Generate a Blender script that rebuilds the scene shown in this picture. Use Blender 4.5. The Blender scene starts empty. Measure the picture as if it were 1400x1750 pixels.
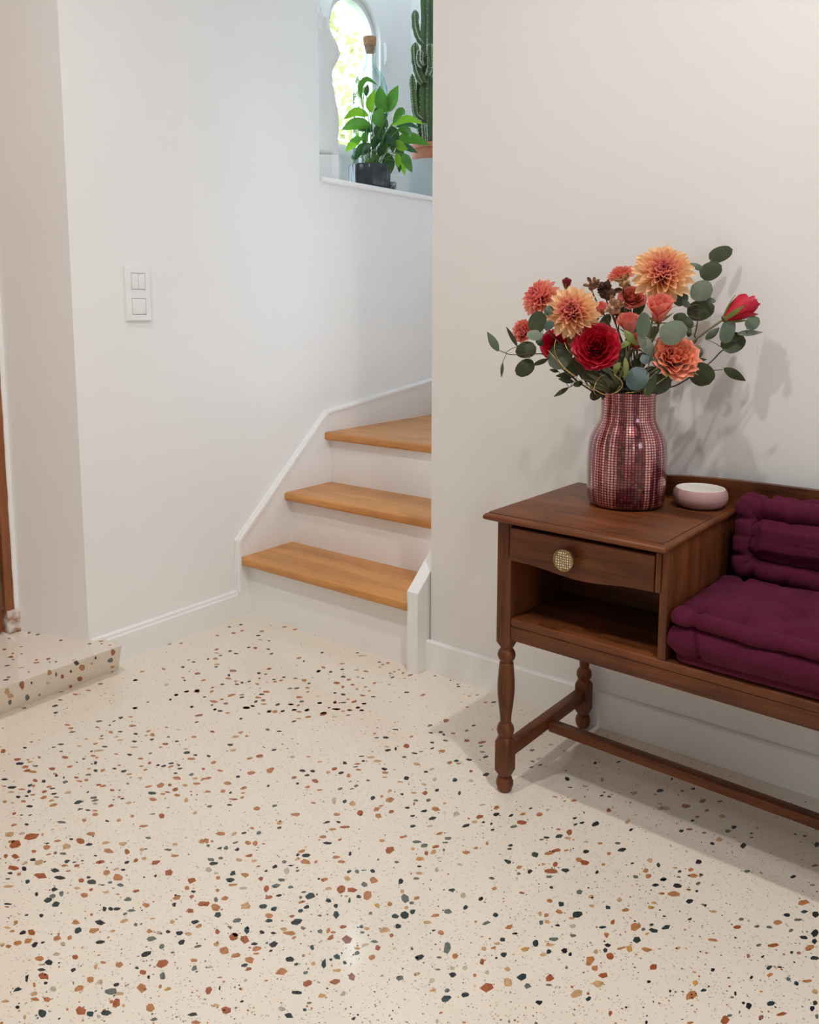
import bpy, bmesh, math, random
from mathutils import Vector, Matrix, noise
random.seed(7)
SC = bpy.context.scene
COL = SC.collection
PI = math.pi

# ------------------------------------------------------------------ camera
CF, CCY = 1414.43, 707.23                       # focal length and optical centre row in the 1400x1750 frame
CR = Vector((0.790555, 0.612391, 0.000339)); CU = Vector((-0.075718, 0.097198, 0.992381)); CD = Vector((-0.607692, 0.784557, -0.123210))
CO = Vector((1.34134, -1.82950, 1.02))
cd = bpy.data.cameras.new('camera'); cam = bpy.data.objects.new('camera', cd); COL.objects.link(cam)
cam.matrix_world = Matrix(((CR.x, CU.x, -CD.x, CO.x), (CR.y, CU.y, -CD.y, CO.y), (CR.z, CU.z, -CD.z, CO.z), (0, 0, 0, 1)))
cd.sensor_fit = 'VERTICAL'; cd.sensor_height = 36.0; cd.lens = CF / 1750 * 36.0; cd.shift_y = -(875 - CCY) / 1750; cd.clip_start = 0.02
SC.camera = cam

# ------------------------------------------------------------------ bright overcast sky, window portals, exposure
W = bpy.data.worlds.new('sky'); SC.world = W; W.use_nodes = True
bg = W.node_tree.nodes['Background']; bg.inputs[0].default_value = (0.68, 0.84, 1.0, 1); bg.inputs[1].default_value = 7.5
def light(name, kind, loc, energy, color=(1, 1, 1), **kw):
    d = bpy.data.lights.new(name, kind); d.energy = energy; d.color = color
    for k, v in kw.items(): setattr(d, k, v)
    o = bpy.data.objects.new(name, d); COL.objects.link(o); o.location = loc
    return o
# portals only guide sampling of the sky through the three openings
def portal(name, loc, to, a, b):
    o = light(name, 'AREA', loc, 1, shape='RECTANGLE', size=a, size_y=b); o.rotation_euler = Vector(to).to_track_quat('-Z', 'Y').to_euler(); o.data.cycles.is_portal = True
portal('stair_window_portal', (-1.36, 1.106, 2.1), (1, 0, 0), 0.40, 0.84)
portal('fill_window_portal', (3.36, -1.6, 1.6), (-1, 0, 0), 0.72, 0.72)  # unseen window, placed and sized to fill the hall with daylight
portal('added_skylight_portal', (-0.97, 0.95, 3.21), (0, 0, -1), 0.37, 0.92)  # unseen roof opening, added to brighten the niche
SC.view_settings.view_transform = 'Standard'; SC.view_settings.look = 'None'
SC.view_settings.exposure = 0.0; SC.view_settings.gamma = 1.0; SC.view_settings.use_curve_mapping = False
SC.cycles.use_denoising = True
SC.cycles.max_bounces = 8; SC.cycles.diffuse_bounces = 5; SC.cycles.transparent_max_bounces = 24; SC.cycles.sample_clamp_indirect = 6.0
SC.cycles.caustics_reflective = False; SC.cycles.caustics_refractive = False

# ------------------------------------------------------------------ helpers
def ray(px, py): return CD + CR * ((px - 700) / CF) + CU * ((CCY - py) / CF)
def at(px, py, depth): return CO + ray(px, py) * depth
def onplane(px, py, ax, val):
    d = ray(px, py); return CO + d * ((val - CO[ax]) / d[ax])
def scr(p):
    d = Vector(p) - CO; z = d.dot(CD); return (700 + CF * d.dot(CR) / z, CCY - CF * d.dot(CU) / z, z)

MATS = {}
def nodes(name):
    m = bpy.data.materials.new(name); m.use_nodes = True; nt = m.node_tree
    return m, nt, nt.nodes['Principled BSDF']
def N(nt, t, **kw):
    n = nt.nodes.new(t)
    for k, v in kw.items():
        if isinstance(k, str) and hasattr(n, k): setattr(n, k, v)
    return n
def setin(n, **kw):
    for k, v in kw.items(): n.inputs[k.replace('_', ' ')].default_value = v
def mat(name, col, rough=0.5, metal=0.0, spec=0.5, var=0.0, vscale=20.0, bump=0.0, bscale=200.0, coat=0.0, sheen=0.0, trans=0.0, col2=None):
    if name in MATS: return MATS[name]
    m, nt, b = nodes(name); L = nt.links.new
    c = (*col, 1); b.inputs['Base Color'].default_value = c
    b.inputs['Roughness'].default_value = rough; b.inputs['Metallic'].default_value = metal
    b.inputs['Specular IOR Level'].default_value = spec; b.inputs['Coat Weight'].default_value = coat; b.inputs['Coat Roughness'].default_value = 0.12
    if sheen: b.inputs['Sheen Weight'].default_value = sheen; b.inputs['Sheen Roughness'].default_value = 0.4
    tc = N(nt, 'ShaderNodeTexCoord')
    colout = None
    if var or col2:
        nz = N(nt, 'ShaderNodeTexNoise'); setin(nz, Scale=vscale, Detail=4.0); L(tc.outputs['Object'], nz.inputs['Vector'])
        mx = N(nt, 'ShaderNodeMix', data_type='RGBA')
        d2 = col2 or tuple(x * (1 - var) for x in col)
        mx.inputs[6].default_value = c; mx.inputs[7].default_value = (*d2, 1)
        rp = N(nt, 'ShaderNodeMapRange'); rp.inputs[1].default_value = 0.35; rp.inputs[2].default_value = 0.65
        L(nz.outputs['Fac'], rp.inputs[0]); L(rp.outputs[0], mx.inputs[0]); L(mx.outputs[2], b.inputs['Base Color']); colout = mx.outputs[2]
    if bump:
        n2 = N(nt, 'ShaderNodeTexNoise'); setin(n2, Scale=bscale, Detail=3.0); L(tc.outputs['Object'], n2.inputs['Vector'])
        bp = N(nt, 'ShaderNodeBump'); setin(bp, Strength=bump, Distance=0.002); L(n2.outputs['Fac'], bp.inputs['Height']); L(bp.outputs[0], b.inputs['Normal'])
    if trans:
        t = N(nt, 'ShaderNodeBsdfTranslucent'); t.inputs[0].default_value = tuple(min(1, x * 1.6) for x in col) + (1,)
        ms = N(nt, 'ShaderNodeMixShader'); ms.inputs[0].default_value = trans
        out = nt.nodes['Material Output']; L(b.outputs[0], ms.inputs[1]); L(t.outputs[0], ms.inputs[2]); L(ms.outputs[0], out.inputs[0])
    MATS[name] = m; return m
def wood(name, dark, light_, axis=0, scale=9.0, rough=0.35, stretch=0.06, coat=0.0, bump=0.08, spec=0.5):
    m, nt, b = nodes(name); L = nt.links.new
    tc = N(nt, 'ShaderNodeTexCoord'); mp = N(nt, 'ShaderNodeMapping')
    s = [1, 1, 1]; s[axis] = stretch; mp.inputs['Scale'].default_value = s
    L(tc.outputs['Object'], mp.inputs[0])
    n1 = N(nt, 'ShaderNodeTexNoise'); setin(n1, Scale=scale * 3, Detail=6.0, Distortion=0.6); L(mp.outputs[0], n1.inputs['Vector'])
    n2 = N(nt, 'ShaderNodeTexNoise'); setin(n2, Scale=scale * 26, Detail=3.0); L(mp.outputs[0], n2.inputs['Vector'])
    n3 = N(nt, 'ShaderNodeTexNoise'); setin(n3, Scale=7.0, Detail=2.0); L(tc.outputs['Object'], n3.inputs['Vector'])
    a = N(nt, 'ShaderNodeMath', operation='MULTIPLY_ADD'); L(n2.outputs['Fac'], a.inputs[0]); a.inputs[1].default_value = 0.45; L(n1.outputs['Fac'], a.inputs[2])
    a2 = N(nt, 'ShaderNodeMath', operation='MULTIPLY_ADD'); L(n3.outputs['Fac'], a2.inputs[0]); a2.inputs[1].default_value = 0.5; L(a.outputs[0], a2.inputs[2])
    rp = N(nt, 'ShaderNodeValToRGB'); e = rp.color_ramp.elements
    e[0].position = 0.62; e[0].color = (*dark, 1); e[1].position = 1.2 if False else 1.0; e[1].color = (*light_, 1)
    mr = N(nt, 'ShaderNodeMapRange'); mr.inputs[1].default_value = 0.2; mr.inputs[2].default_value = 1.45; L(a2.outputs[0], mr.inputs[0])
    e[0].position = 0.36; e[1].position = 0.74
    L(mr.outputs[0], rp.inputs[0]); L(rp.outputs[0], b.inputs['Base Color'])
    b.inputs['Specular IOR Level'].default_value = spec; b.inputs['Roughness'].default_value = rough; b.inputs['Coat Weight'].default_value = coat; b.inputs['Coat Roughness'].default_value = 0.18
    bp = N(nt, 'ShaderNodeBump'); setin(bp, Strength=bump, Distance=0.001); L(n2.outputs['Fac'], bp.inputs['Height']); L(bp.outputs[0], b.inputs['Normal'])
    MATS[name] = m; return m

def mesh(name, bm, m, smooth=False):
    me = bpy.data.meshes.new(name); bmesh.ops.recalc_face_normals(bm, faces=bm.faces); bm.to_mesh(me); bm.free()
    if m: me.materials.append(m)
    if smooth:
        for p in me.polygons: p.use_smooth = True
        if smooth != True:
            try: me.set_sharp_from_angle(angle=smooth)
            except Exception: pass
    return me
PM = {}
def link(name, data, parent=None, M=None):
    o = bpy.data.objects.new(name, data); COL.objects.link(o)
    M = M or Matrix.Identity(4)
    if parent is not None:
        o.parent = parent; o.matrix_local = M; PM[o] = PM.get(parent, Matrix.Identity(4)) @ M
    else:
        o.matrix_world = M; PM[o] = M
    return o
def wlink(name, data, parent, M=None):                # M given in world space
    return link(name, data, parent, PM[parent].inverted() @ (M or Matrix.Identity(4)))
def tag(o, label=None, cat=None, group=None, kind=None):
    if label: o['label'] = label
    if cat: o['category'] = cat
    if group: o['group'] = group
    if kind: o['kind'] = kind
    return o
def thing(name, label, cat, loc=(0, 0, 0), rz=0, group=None, kind=None):
    o = link(name, None, None, Matrix.Translation(loc) @ Matrix.Rotation(rz, 4, 'Z')); o.empty_display_size = 0.05
    return tag(o, label, cat, group, kind)

def box(bm, x0, x1, y0, y1, z0, z1, bev=0.0, seg=2):
    r = bmesh.ops.create_cube(bm, size=1.0); vs = r['verts']
    for v in vs: v.co = Vector((x0 + (v.co.x + .5) * (x1 - x0), y0 + (v.co.y + .5) * (y1 - y0), z0 + (v.co.z + .5) * (z1 - z0)))
    if bev:
        es = list({e for v in vs for e in v.link_edges})
        bmesh.ops.bevel(bm, geom=es, offset=bev, segments=seg, profile=0.5, affect='EDGES')
    return bm
def boxmesh(name, m, *a, bev=0.0, seg=2):
    bm = bmesh.new(); box(bm, *a, bev=bev, seg=seg); return mesh(name, bm, m, smooth=0.7 if bev else False)
def prism(bm, pts, lo, hi, axis=2):
    """extrude polygon pts (2D) along axis between lo and hi; axis 0: pts=(y,z), 1: pts=(x,z), 2: pts=(x,y)"""
    def mk(p, t):
        return (t, p[0], p[1]) if axis == 0 else (p[0], t, p[1]) if axis == 1 else (p[0], p[1], t)
    a = [bm.verts.new(mk(p, lo)) for p in pts]; b = [bm.verts.new(mk(p, hi)) for p in pts]
    n = len(pts); bm.faces.new(a); bm.faces.new(b[::-1])
    for i in range(n): bm.faces.new((a[i], b[i], b[(i + 1) % n], a[(i + 1) % n]))
    return bm
def lathe(bm, prof, seg=24, c=(0, 0), uv=False, lobes=0, lob=0.0, a0=0.0):
    rings = []
    for r, z in prof:
        ring = []
        for i in range(seg):
            t = 2 * PI * i / seg + a0
            rr = r * (1 + lob * abs(math.cos(lobes * t / 2)) - lob) if lobes else r
            ring.append(bm.verts.new((c[0] + rr * math.cos(t), c[1] + rr * math.sin(t), z)))
        rings.append(ring)
    lay = bm.loops.layers.uv.new('UVMap') if uv else None
    H = [0.0]
    for k in range(1, len(prof)): H.append(H[-1] + math.hypot(prof[k][0] - prof[k - 1][0], prof[k][1] - prof[k - 1][1]))
    for k in range(len(rings) - 1):
        for i in range(seg):
            j = (i + 1) % seg
            f = bm.faces.new((rings[k][i], rings[k][j], rings[k + 1][j], rings[k + 1][i]))
            if lay:
                for l, (uu, vv) in zip(f.loops, ((i, k), (i + 1, k), (i + 1, k + 1), (i, k + 1))): l[lay].uv = (uu / seg, H[vv])
    if prof[0][0] > 1e-5: bm.faces.new(rings[0][::-1])
    if prof[-1][0] > 1e-5: bm.faces.new(rings[-1])
    return bm
def tube(bm, pts, rad, seg=6, caps=True):
    pts = [Vector(p) for p in pts]; n = len(pts); rings = []; up = None
    for i in range(n):
        t = (pts[min(i + 1, n - 1)] - pts[max(i - 1, 0)]).normalized()
        if up is None: up = t.orthogonal().normalized()
        else: up = (up - t * up.dot(t)).normalized()
        s = t.cross(up); r = rad[i] if isinstance(rad, (list, tuple)) else rad
        rings.append([bm.verts.new(pts[i] + (up * math.cos(2 * PI * k / seg) + s * math.sin(2 * PI * k / seg)) * r) for k in range(seg)])
    for a, b in zip(rings, rings[1:]):
        for k in range(seg): bm.faces.new((a[k], a[(k + 1) % seg], b[(k + 1) % seg], b[k]))
    if caps: bm.faces.new(rings[0][::-1]); bm.faces.new(rings[-1])
    return bm
def curve(pts, n=12):
    """Catmull-Rom through pts"""
    P = [Vector(p) for p in pts]; P = [P[0] * 2 - P[1]] + P + [P[-1] * 2 - P[-2]]; out = []
    k = len(P) - 3
    for i in range(k):
        a, b, c, d = P[i:i + 4]
        for j in range(n):
            t = j / n
            out.append(0.5 * ((2 * b) + (c - a) * t + (2 * a - 5 * b + 4 * c - d) * t * t + (3 * b - a - 3 * c + d) * t ** 3))
    out.append(P[-2]); return out

# ------------------------------------------------------------------ materials
wallm = mat('wall_paint', (0.87, 0.855, 0.835), 0.62, spec=0.35, var=0.03, vscale=2.0, bump=0.06, bscale=260)
trimm = mat('trim_paint', (0.87, 0.86, 0.845), 0.32, spec=0.5)
ceilm = mat('ceiling_paint', (0.89, 0.88, 0.865), 0.8)
oak = wood('oak', (0.40, 0.155, 0.036), (0.63, 0.29, 0.08), axis=0, scale=6, rough=0.38, stretch=0.07, coat=0.15, bump=0.03)
mahx = wood('mahogany_along', (0.028, 0.0078, 0.003), (0.18, 0.054, 0.017), axis=0, scale=7, rough=0.38, stretch=0.08, coat=0.0, spec=0.28)
mahz = wood('mahogany_upright', (0.028, 0.0078, 0.003), (0.175, 0.052, 0.0165), axis=2, scale=7, rough=0.38, stretch=0.08, coat=0.0, spec=0.28)
mahy = wood('mahogany_across', (0.028, 0.0078, 0.003), (0.17, 0.05, 0.016), axis=1, scale=7, rough=0.38, stretch=0.08, coat=0.0, spec=0.28)
doorw = wood('door_wood', (0.16, 0.04, 0.010), (0.34, 0.11, 0.028), axis=2, scale=6, rough=0.4, stretch=0.08, coat=0.2)

def terrazzo_mat():
    m, nt, b = nodes('terrazzo_cement'); L = nt.links.new
    tc = N(nt, 'ShaderNodeTexCoord')
    n1 = N(nt, 'ShaderNodeTexNoise'); setin(n1, Scale=5.0, Detail=4.0); L(tc.outputs['Object'], n1.inputs['Vector'])
    n2 = N(nt, 'ShaderNodeTexNoise'); setin(n2, Scale=130.0, Detail=2.0); L(tc.outputs['Object'], n2.inputs['Vector'])
    mx = N(nt, 'ShaderNodeMix', data_type='RGBA'); mx.inputs[6].default_value = (0.77, 0.68, 0.57, 1); mx.inputs[7].default_value = (0.82, 0.74, 0.635, 1)
    L(n1.outputs['Fac'], mx.inputs[0])
    mx2 = N(nt, 'ShaderNodeMix', data_type='RGBA'); mx2.inputs[7].default_value = (0.82, 0.765, 0.68, 1)
    mr = N(nt, 'ShaderNodeMapRange'); mr.inputs[1].default_value = 0.55; mr.inputs[2].default_value = 0.72; mr.inputs[4].default_value = 0.6
    L(n2.outputs['Fac'], mr.inputs[0]); L(mr.outputs[0], mx2.inputs[0]); L(mx.outputs[2], mx2.inputs[6])
    # fine sand specks
    v = N(nt, 'ShaderNodeTexVoronoi'); setin(v, Scale=210.0, Randomness=1.0); L(tc.outputs['Object'], v.inputs['Vector'])
    sp = N(nt, 'ShaderNodeMath', operation='LESS_THAN'); L(v.outputs['Distance'], sp.inputs[0]); sp.inputs[1].default_value = 0.30
    sx = N(nt, 'ShaderNodeSeparateColor'); L(v.outputs['Color'], sx.inputs[0])
    gt = N(nt, 'ShaderNodeMath', operation='GREATER_THAN'); L(sx.outputs[0], gt.inputs[0]); gt.inputs[1].default_value = 0.72
    mu = N(nt, 'ShaderNodeMath', operation='MULTIPLY'); L(sp.outputs[0], mu.inputs[0]); L(gt.outputs[0], mu.inputs[1])
    mu2 = N(nt, 'ShaderNodeMath', operation='MULTIPLY'); L(mu.outputs[0], mu2.inputs[0]); mu2.inputs[1].default_value = 0.55
    rp = N(nt, 'ShaderNodeValToRGB'); L(sx.outputs[1], rp.inputs[0]); e = rp.color_ramp.elements
    e[0].color = (0.42, 0.33, 0.25, 1); e[1].color = (0.60, 0.42, 0.27, 1)
    e2 = rp.color_ramp.elements.new(0.5); e2.color = (0.36, 0.34, 0.30, 1)
    mx3 = N(nt, 'ShaderNodeMix', data_type='RGBA'); L(mu2.outputs[0], mx3.inputs[0]); L(mx2.outputs[2], mx3.inputs[6]); L(rp.outputs[0], mx3.inputs[7])
    L(mx3.outputs[2], b.inputs['Base Color'])
    n3 = N(nt, 'ShaderNodeTexNoise'); setin(n3, Scale=9.0, Detail=3.0); L(tc.outputs['Object'], n3.inputs['Vector'])
    rr = N(nt, 'ShaderNodeMapRange'); rr.inputs[3].default_value = 0.06; rr.inputs[4].default_value = 0.11; L(n3.outputs['Fac'], rr.inputs[0]); L(rr.outputs[0], b.inputs['Roughness'])
    b.inputs['Specular IOR Level'].default_value = 0.5
    return m
terr = terrazzo_mat()
def chipmat(n, c): return mat('stone_' + n, c, 0.24, var=0.3, vscale=120)
CHIP = {'t': chipmat('terracotta', (0.40, 0.115, 0.04)), 'o': chipmat('orange', (0.52, 0.22, 0.085)), 'p': chipmat('peach', (0.62, 0.38, 0.19)),
        'y': chipmat('ochre', (0.62, 0.33, 0.09)), 'k': chipmat('black', (0.022, 0.027, 0.032)), 'g': chipmat('bottle_green', (0.035, 0.06, 0.057)),
        's': chipmat('slate', (0.15, 0.17, 0.15)), 'b': chipmat('beige', (0.56, 0.46, 0.34)), 'r': chipmat('dusty_rose', (0.36, 0.16, 0.12))}

# ------------------------------------------------------------------ the room
XW = -0.758                                          # left wall plane
floor = tag(link('floor', boxmesh('floor', terr, -0.95, 3.25, -4.55, 0.02, -0.12, 0.0)), 'cream terrazzo floor with orange, black and green stone chips', 'floor', kind='structure')
bm = bmesh.new()
prism(bm, [(XW, -0.606), (XW, 0.36), (-1.30, 0.36), (-1.30, -0.69), (-0.992, -0.69)], 0, 3.10)
box(bm, -1.30, XW, 0.36, 1.60, 0, 1.478)
tag(link('wall_left', mesh('wall_left', bm, wallm)), 'white painted wall with light switch, running from door to stairs', 'wall', kind='structure')
bm = bmesh.new(); prism(bm, [(XW, -4.55), (XW, -1.62), (-0.992, -1.55), (-1.30, -1.55), (-1.30, -4.55)], 0, 3.10); box(bm, -1.30, XW, -1.60, -0.62, 2.15, 3.10)
tag(link('wall_left_near', mesh('wall_left_near', bm, wallm)), 'white wall on the near side of the wooden door', 'wall', kind='structure')
tag(link('wall_right', boxmesh('wall_right', wallm, 0.0, 3.35, 0.0, 0.11, 0, 3.10, bev=0.003)), 'warm white partition wall behind the vase and bench', 'wall', kind='structure')
tag(link('wall_back', boxmesh('wall_back', wallm, -1.45, 1.3, 1.515, 1.62, 0, 3.10)), 'pale wall closing the stairwell behind the cactus', 'wall', kind='structure')
tag(link('wall_stairwell', boxmesh('wall_stairwell', wallm, 1.2, 1.3, 0.11, 1.515, 0, 3.10)), 'white wall at the far end of the stairwell', 'wall', kind='structure')
tag(link('wall_front', boxmesh('wall_front', wallm, XW, 3.25, -4.65, -4.55, 0, 3.10)), 'white wall behind the viewer', 'wall', kind='structure')
bm = bmesh.new()
box(bm, 3.25, 3.35, -4.55, -1.95, 0, 3.10); box(bm, 3.25, 3.35, -1.25, 0.0, 0, 3.10); box(bm, 3.25, 3.35, -1.95, -1.25, 0, 1.25); box(bm, 3.25, 3.35, -1.95, -1.25, 1.95, 3.10)  # gap in the wall is the added fill window
tag(link('wall_side', mesh('wall_side', bm, wallm)), 'white wall with an added fill window opposite the door', 'wall', kind='structure')
bm = bmesh.new(); box(bm, -1.45, 3.35, -4.65, 0.50, 3.10, 3.20); box(bm, -1.45, -1.15, 0.50, 1.62, 3.10, 3.20); box(bm, -0.80, 3.35, 0.50, 1.62, 3.10, 3.20); box(bm, -1.15, -0.80, 1.40, 1.62, 3.10, 3.20)  # gap over the niche is added to let sky light in
tag(link('ceiling', mesh('ceiling', bm, ceilm)), 'white ceiling above the hall with an added opening that brightens the niche', 'ceiling', kind='structure')

# window wall of the niche, with an arched opening
WY, WR, WS, WB = 1.106, 0.175, 2.262, 1.735            # centre y, opening half width, springing height, bottom
XN = -1.24
def arch(cy, r, zs, zb, n=20):
    return [(cy - r, zb)] + [(cy - r * math.cos(PI * i / n), zs + r * math.sin(PI * i / n)) for i in range(n + 1)] + [(cy + r, zb)]
def arch_ring(bm, inner, outer, x0, x1):
    """solid between two outlines (same length, (y,z)), from x0 to x1, all round"""
    n = len(inner); V = lambda p, x: bm.verts.new((x, p[0], p[1]))
    A = [V(p, x0) for p in inner]; B = [V(p, x0) for p in outer]; C = [V(p, x1) for p in inner]; D = [V(p, x1) for p in outer]
    for i in range(n):
        j = (i + 1) % n
        for q in ((A[i], A[j], B[j], B[i]), (C[i], D[i], D[j], C[j]), (A[i], C[i], C[j], A[j]), (B[i], B[j], D[j], D[i])): bm.faces.new(q)
inn = arch(WY, WR, WS, WB)
def outer_of(p):
    y, z = p; dy, dz = y - WY, z - 2.1
    k = min((0.76 / abs(dy)) if abs(dy) > 1e-6 else 9e9, (0.995 / dz) if dz > 1e-6 else 9e9, (-0.70 / dz) if dz < -1e-6 else 9e9)
    return (WY + dy * k, 2.1 + dz * k)
bm = bmesh.new(); arch_ring(bm, inn, [outer_of(p) for p in inn], XN - 0.11, XN)
wl = mesh('wall_window', bm, wallm)
tag(link('wall_window', wl), 'white niche wall pierced by the arched window', 'wall', kind='structure')
win = thing('window_1', 'small arched window with white frame above the plants', 'window', (XN - 0.09, WY, WB), kind='structure')
bm = bmesh.new(); arch_ring(bm, arch(WY, WR - 0.018, WS, WB + 0.018), arch(WY, WR + 0.004, WS, WB - 0.004), XN - 0.068, XN - 0.032)
wlink('window_frame', mesh('window_frame', bm, trimm, smooth=0.6), win)
bm = bmesh.new(); arch_ring(bm, arch(WY, WR - 0.032, WS, WB + 0.032), arch(WY, WR - 0.016, WS, WB + 0.016), XN - 0.060, XN - 0.024)
wlink('sash', mesh('sash', bm, trimm, smooth=0.6), win)
def thin_glass(nt, fr, tr, gl, ms):
    g = N(nt, 'ShaderNodeNewGeometry'); k = N(nt, 'ShaderNodeMath', operation='SUBTRACT'); k.inputs[0].default_value = 1.0; L = nt.links.new
    L(g.outputs['Backfacing'], k.inputs[1]); q = N(nt, 'ShaderNodeMath', operation='MULTIPLY'); L(k.outputs[0], q.inputs[0]); L(fr.outputs[0], q.inputs[1])
    L(q.outputs[0], ms.inputs[0]); L(tr.outputs[0], ms.inputs[1]); L(gl.outputs[0], ms.inputs[2]); L(ms.outputs[0], nt.nodes['Material Output'].inputs[0])
m, nt, b = nodes('clear_pane'); tr = N(nt, 'ShaderNodeBsdfTransparent'); gl = N(nt, 'ShaderNodeBsdfGlossy'); gl.inputs['Roughness'].default_value = 0.02
fr = N(nt, 'ShaderNodeFresnel'); fr.inputs[0].default_value = 1.45; ms = N(nt, 'ShaderNodeMixShader')
thin_glass(nt, fr, tr, gl, ms); pane = m
bm = bmesh.new(); prism(bm, arch(WY, WR - 0.028, WS, WB + 0.028), XN - 0.047, XN - 0.043, axis=0)
wlink('pane', mesh('pane', bm, pane), win)
bm = bmesh.new(); box(bm, XN - 0.03, XN - 0.008, 0.940, 0.958, 2.02, 2.05, bev=0.004); box(bm, XN - 0.012, XN - 0.002, 0.942, 0.956, 1.96, 2.04, bev=0.004)
tag(wlink('window_handle', mesh('window_handle', bm, mat('grey_metal', (0.45, 0.46, 0.47), 0.3, metal=0.8), smooth=0.7), win), 'small grey window handle')
tag(wlink('ledge', boxmesh('ledge', trimm, XN - 0.03, XN + 0.012, WY - WR - 0.02, WY + WR + 0.02, WB - 0.02, WB + 0.004, bev=0.003), win), 'pale ledge under the panes')
# white bar beside the window
bm = bmesh.new(); p = onplane(657, 91, 0, XN); box(bm, XN, XN + 0.012, p.y - 0.008, p.y + 0.008, p.z - 0.055, p.z + 0.045, bev=0.003); box(bm, XN + 0.012, XN + 0.016, p.y - 0.005, p.y + 0.005, p.z - 0.04, p.z + 0.03, bev=0.0015)
tag(link('window_sensor', mesh('window_sensor', bm, trimm, smooth=0.7)), 'slim white bar fixed to the wall right of the arched window', 'sensor')

# niche floor and its rounded white nosing
sill = thing('trim_1', 'white ledge with rounded nosing under the plants', 'ledge', (XW, 0.9, 1.478), kind='structure')
wlink('shelf', boxmesh('shelf', trimm, XN, XW, 0.362, 1.514, 1.478, 1.490), sill)
bm = bmesh.new(); box(bm, XW - 0.004, XW + 0.014, 0.362, 1.514, 1.474, 1.4945, bev=0.0075, seg=4)
wlink('nosing', mesh('nosing', bm, trimm, smooth=0.8), sill)

# baseboards
def base_profile(bm, p0, p1, nrm, h=0.094, t=0.013, plain=False):
    """moulded skirting board from p0 to p1 (xy), nrm = outward xy"""
    prof = [(0, 0), (t, 0), (t, h - 0.016), (t - 0.004, h - 0.012), (t - 0.0045, h - 0.005), (t - 0.009, h), (0, h)]
    if plain: prof = [(0, 0), (t, 0), (t, h - 0.004), (t - 0.003, h - 0.0012), (t - 0.006, h), (0, h)]
    a = [bm.verts.new((p0[0] + nrm[0] * q[0], p0[1] + nrm[1] * q[0], q[1])) for q in prof]; b = [bm.verts.new((p1[0] + nrm[0] * q[0], p1[1] + nrm[1] * q[0], q[1])) for q in prof]
    for i in range(len(prof)): j = (i + 1) % len(prof); bm.faces.new((a[i], a[j], b[j], b[i]))
    bm.faces.new(a); bm.faces.new(b[::-1]); return bm
tag(link('baseboard_left', mesh('baseboard_left', base_profile(bmesh.new(), (XW, -0.60), (XW, -0.0715), (1, 0)), trimm)), 'white skirting board between terrazzo doorstep and stairs', 'baseboard', kind='structure')
bm = base_profile(bmesh.new(), (-0.006, 0.0), (3.25, 0.0), (0, -1), h=0.089, plain=True)
tag(link('baseboard_right', mesh('baseboard_right', bm, trimm)), 'white skirting board along the wall behind the bench', 'baseboard', kind='structure')

# ------------------------------------------------------------------ staircase
st = thing('staircase', 'white staircase with oak treads turning up behind the partition', 'staircase', (-0.40, 0.1, 0))
XS = -0.745                                           # face of the left string
Y1, Y2, Y3, Y4 = -0.02, 0.182, 0.3855, 0.60
H1, H2, H3 = 0.2052, 0.3893, 0.5788
TH = 0.029
def riser(y, z0, z1, x1): wlink('riser', boxmesh('riser', trimm, XS - 0.002, x1, y, y + 0.016, z0, z1), st)
riser(Y1, 0.0, H1 - TH, -0.044); riser(Y2, H1 - TH, H2 - TH, -0.002); riser(Y3, H2 - TH, H3 - TH, 0.10)
def tread(y0, y1, z, x1, pts=None):
    bm = bmesh.new()
    if pts: prism(bm, pts, z - TH, z)
    else: box(bm, XS - 0.001, x1, y0, y1, z - TH, z)
    es = [e for e in bm.edges if all(abs(v.co.y - y0) < 1e-5 for v in e.verts) and abs(e.verts[0].co.z - e.verts[1].co.z) < 1e-5]
    bmesh.ops.bevel(bm, geom=es, offset=0.009, segments=4, profile=0.5, affect='EDGES')
    es = [e for e in bm.edges if all(abs(v.co.y - y0) < 0.012 for v in e.verts) and all(v.co.x < XS + 0.01 for v in e.verts)]
    wlink('tread', mesh('tread', bm, oak, smooth=0.5), st)
tread(Y1 - 0.036, Y2, H1, -0.044); tread(Y2 - 0.033, Y3, H2, -0.002)
tread(Y3 - 0.030, 1.5, H3, 0.1, pts=[(XS - 0.001, Y3 - 0.030), (0.12, Y3 - 0.030), (0.12, 0.40), (0.0, 0.62), (XS - 0.001, 1.42)])
# next winder, rising out of sight to the right
wlink('riser', mesh('riser', prism(bmesh.new(), [(0.12, 0.40), (0.135, 0.41), (0.015, 0.63), (XS, 1.44), (XS, 1.42), (0.0, 0.62)], H3, H3 + 0.16), trimm), st)
tread_pts = [(0.12, 0.37), (0.6, 0.37), (0.6, 1.5), (XS, 1.5), (XS, 1.42), (0.0, 0.59)]
wlink('tread', mesh('tread', prism(bmesh.new(), tread_pts, H3 + 0.16, H3 + 0.189), oak), st)
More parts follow.
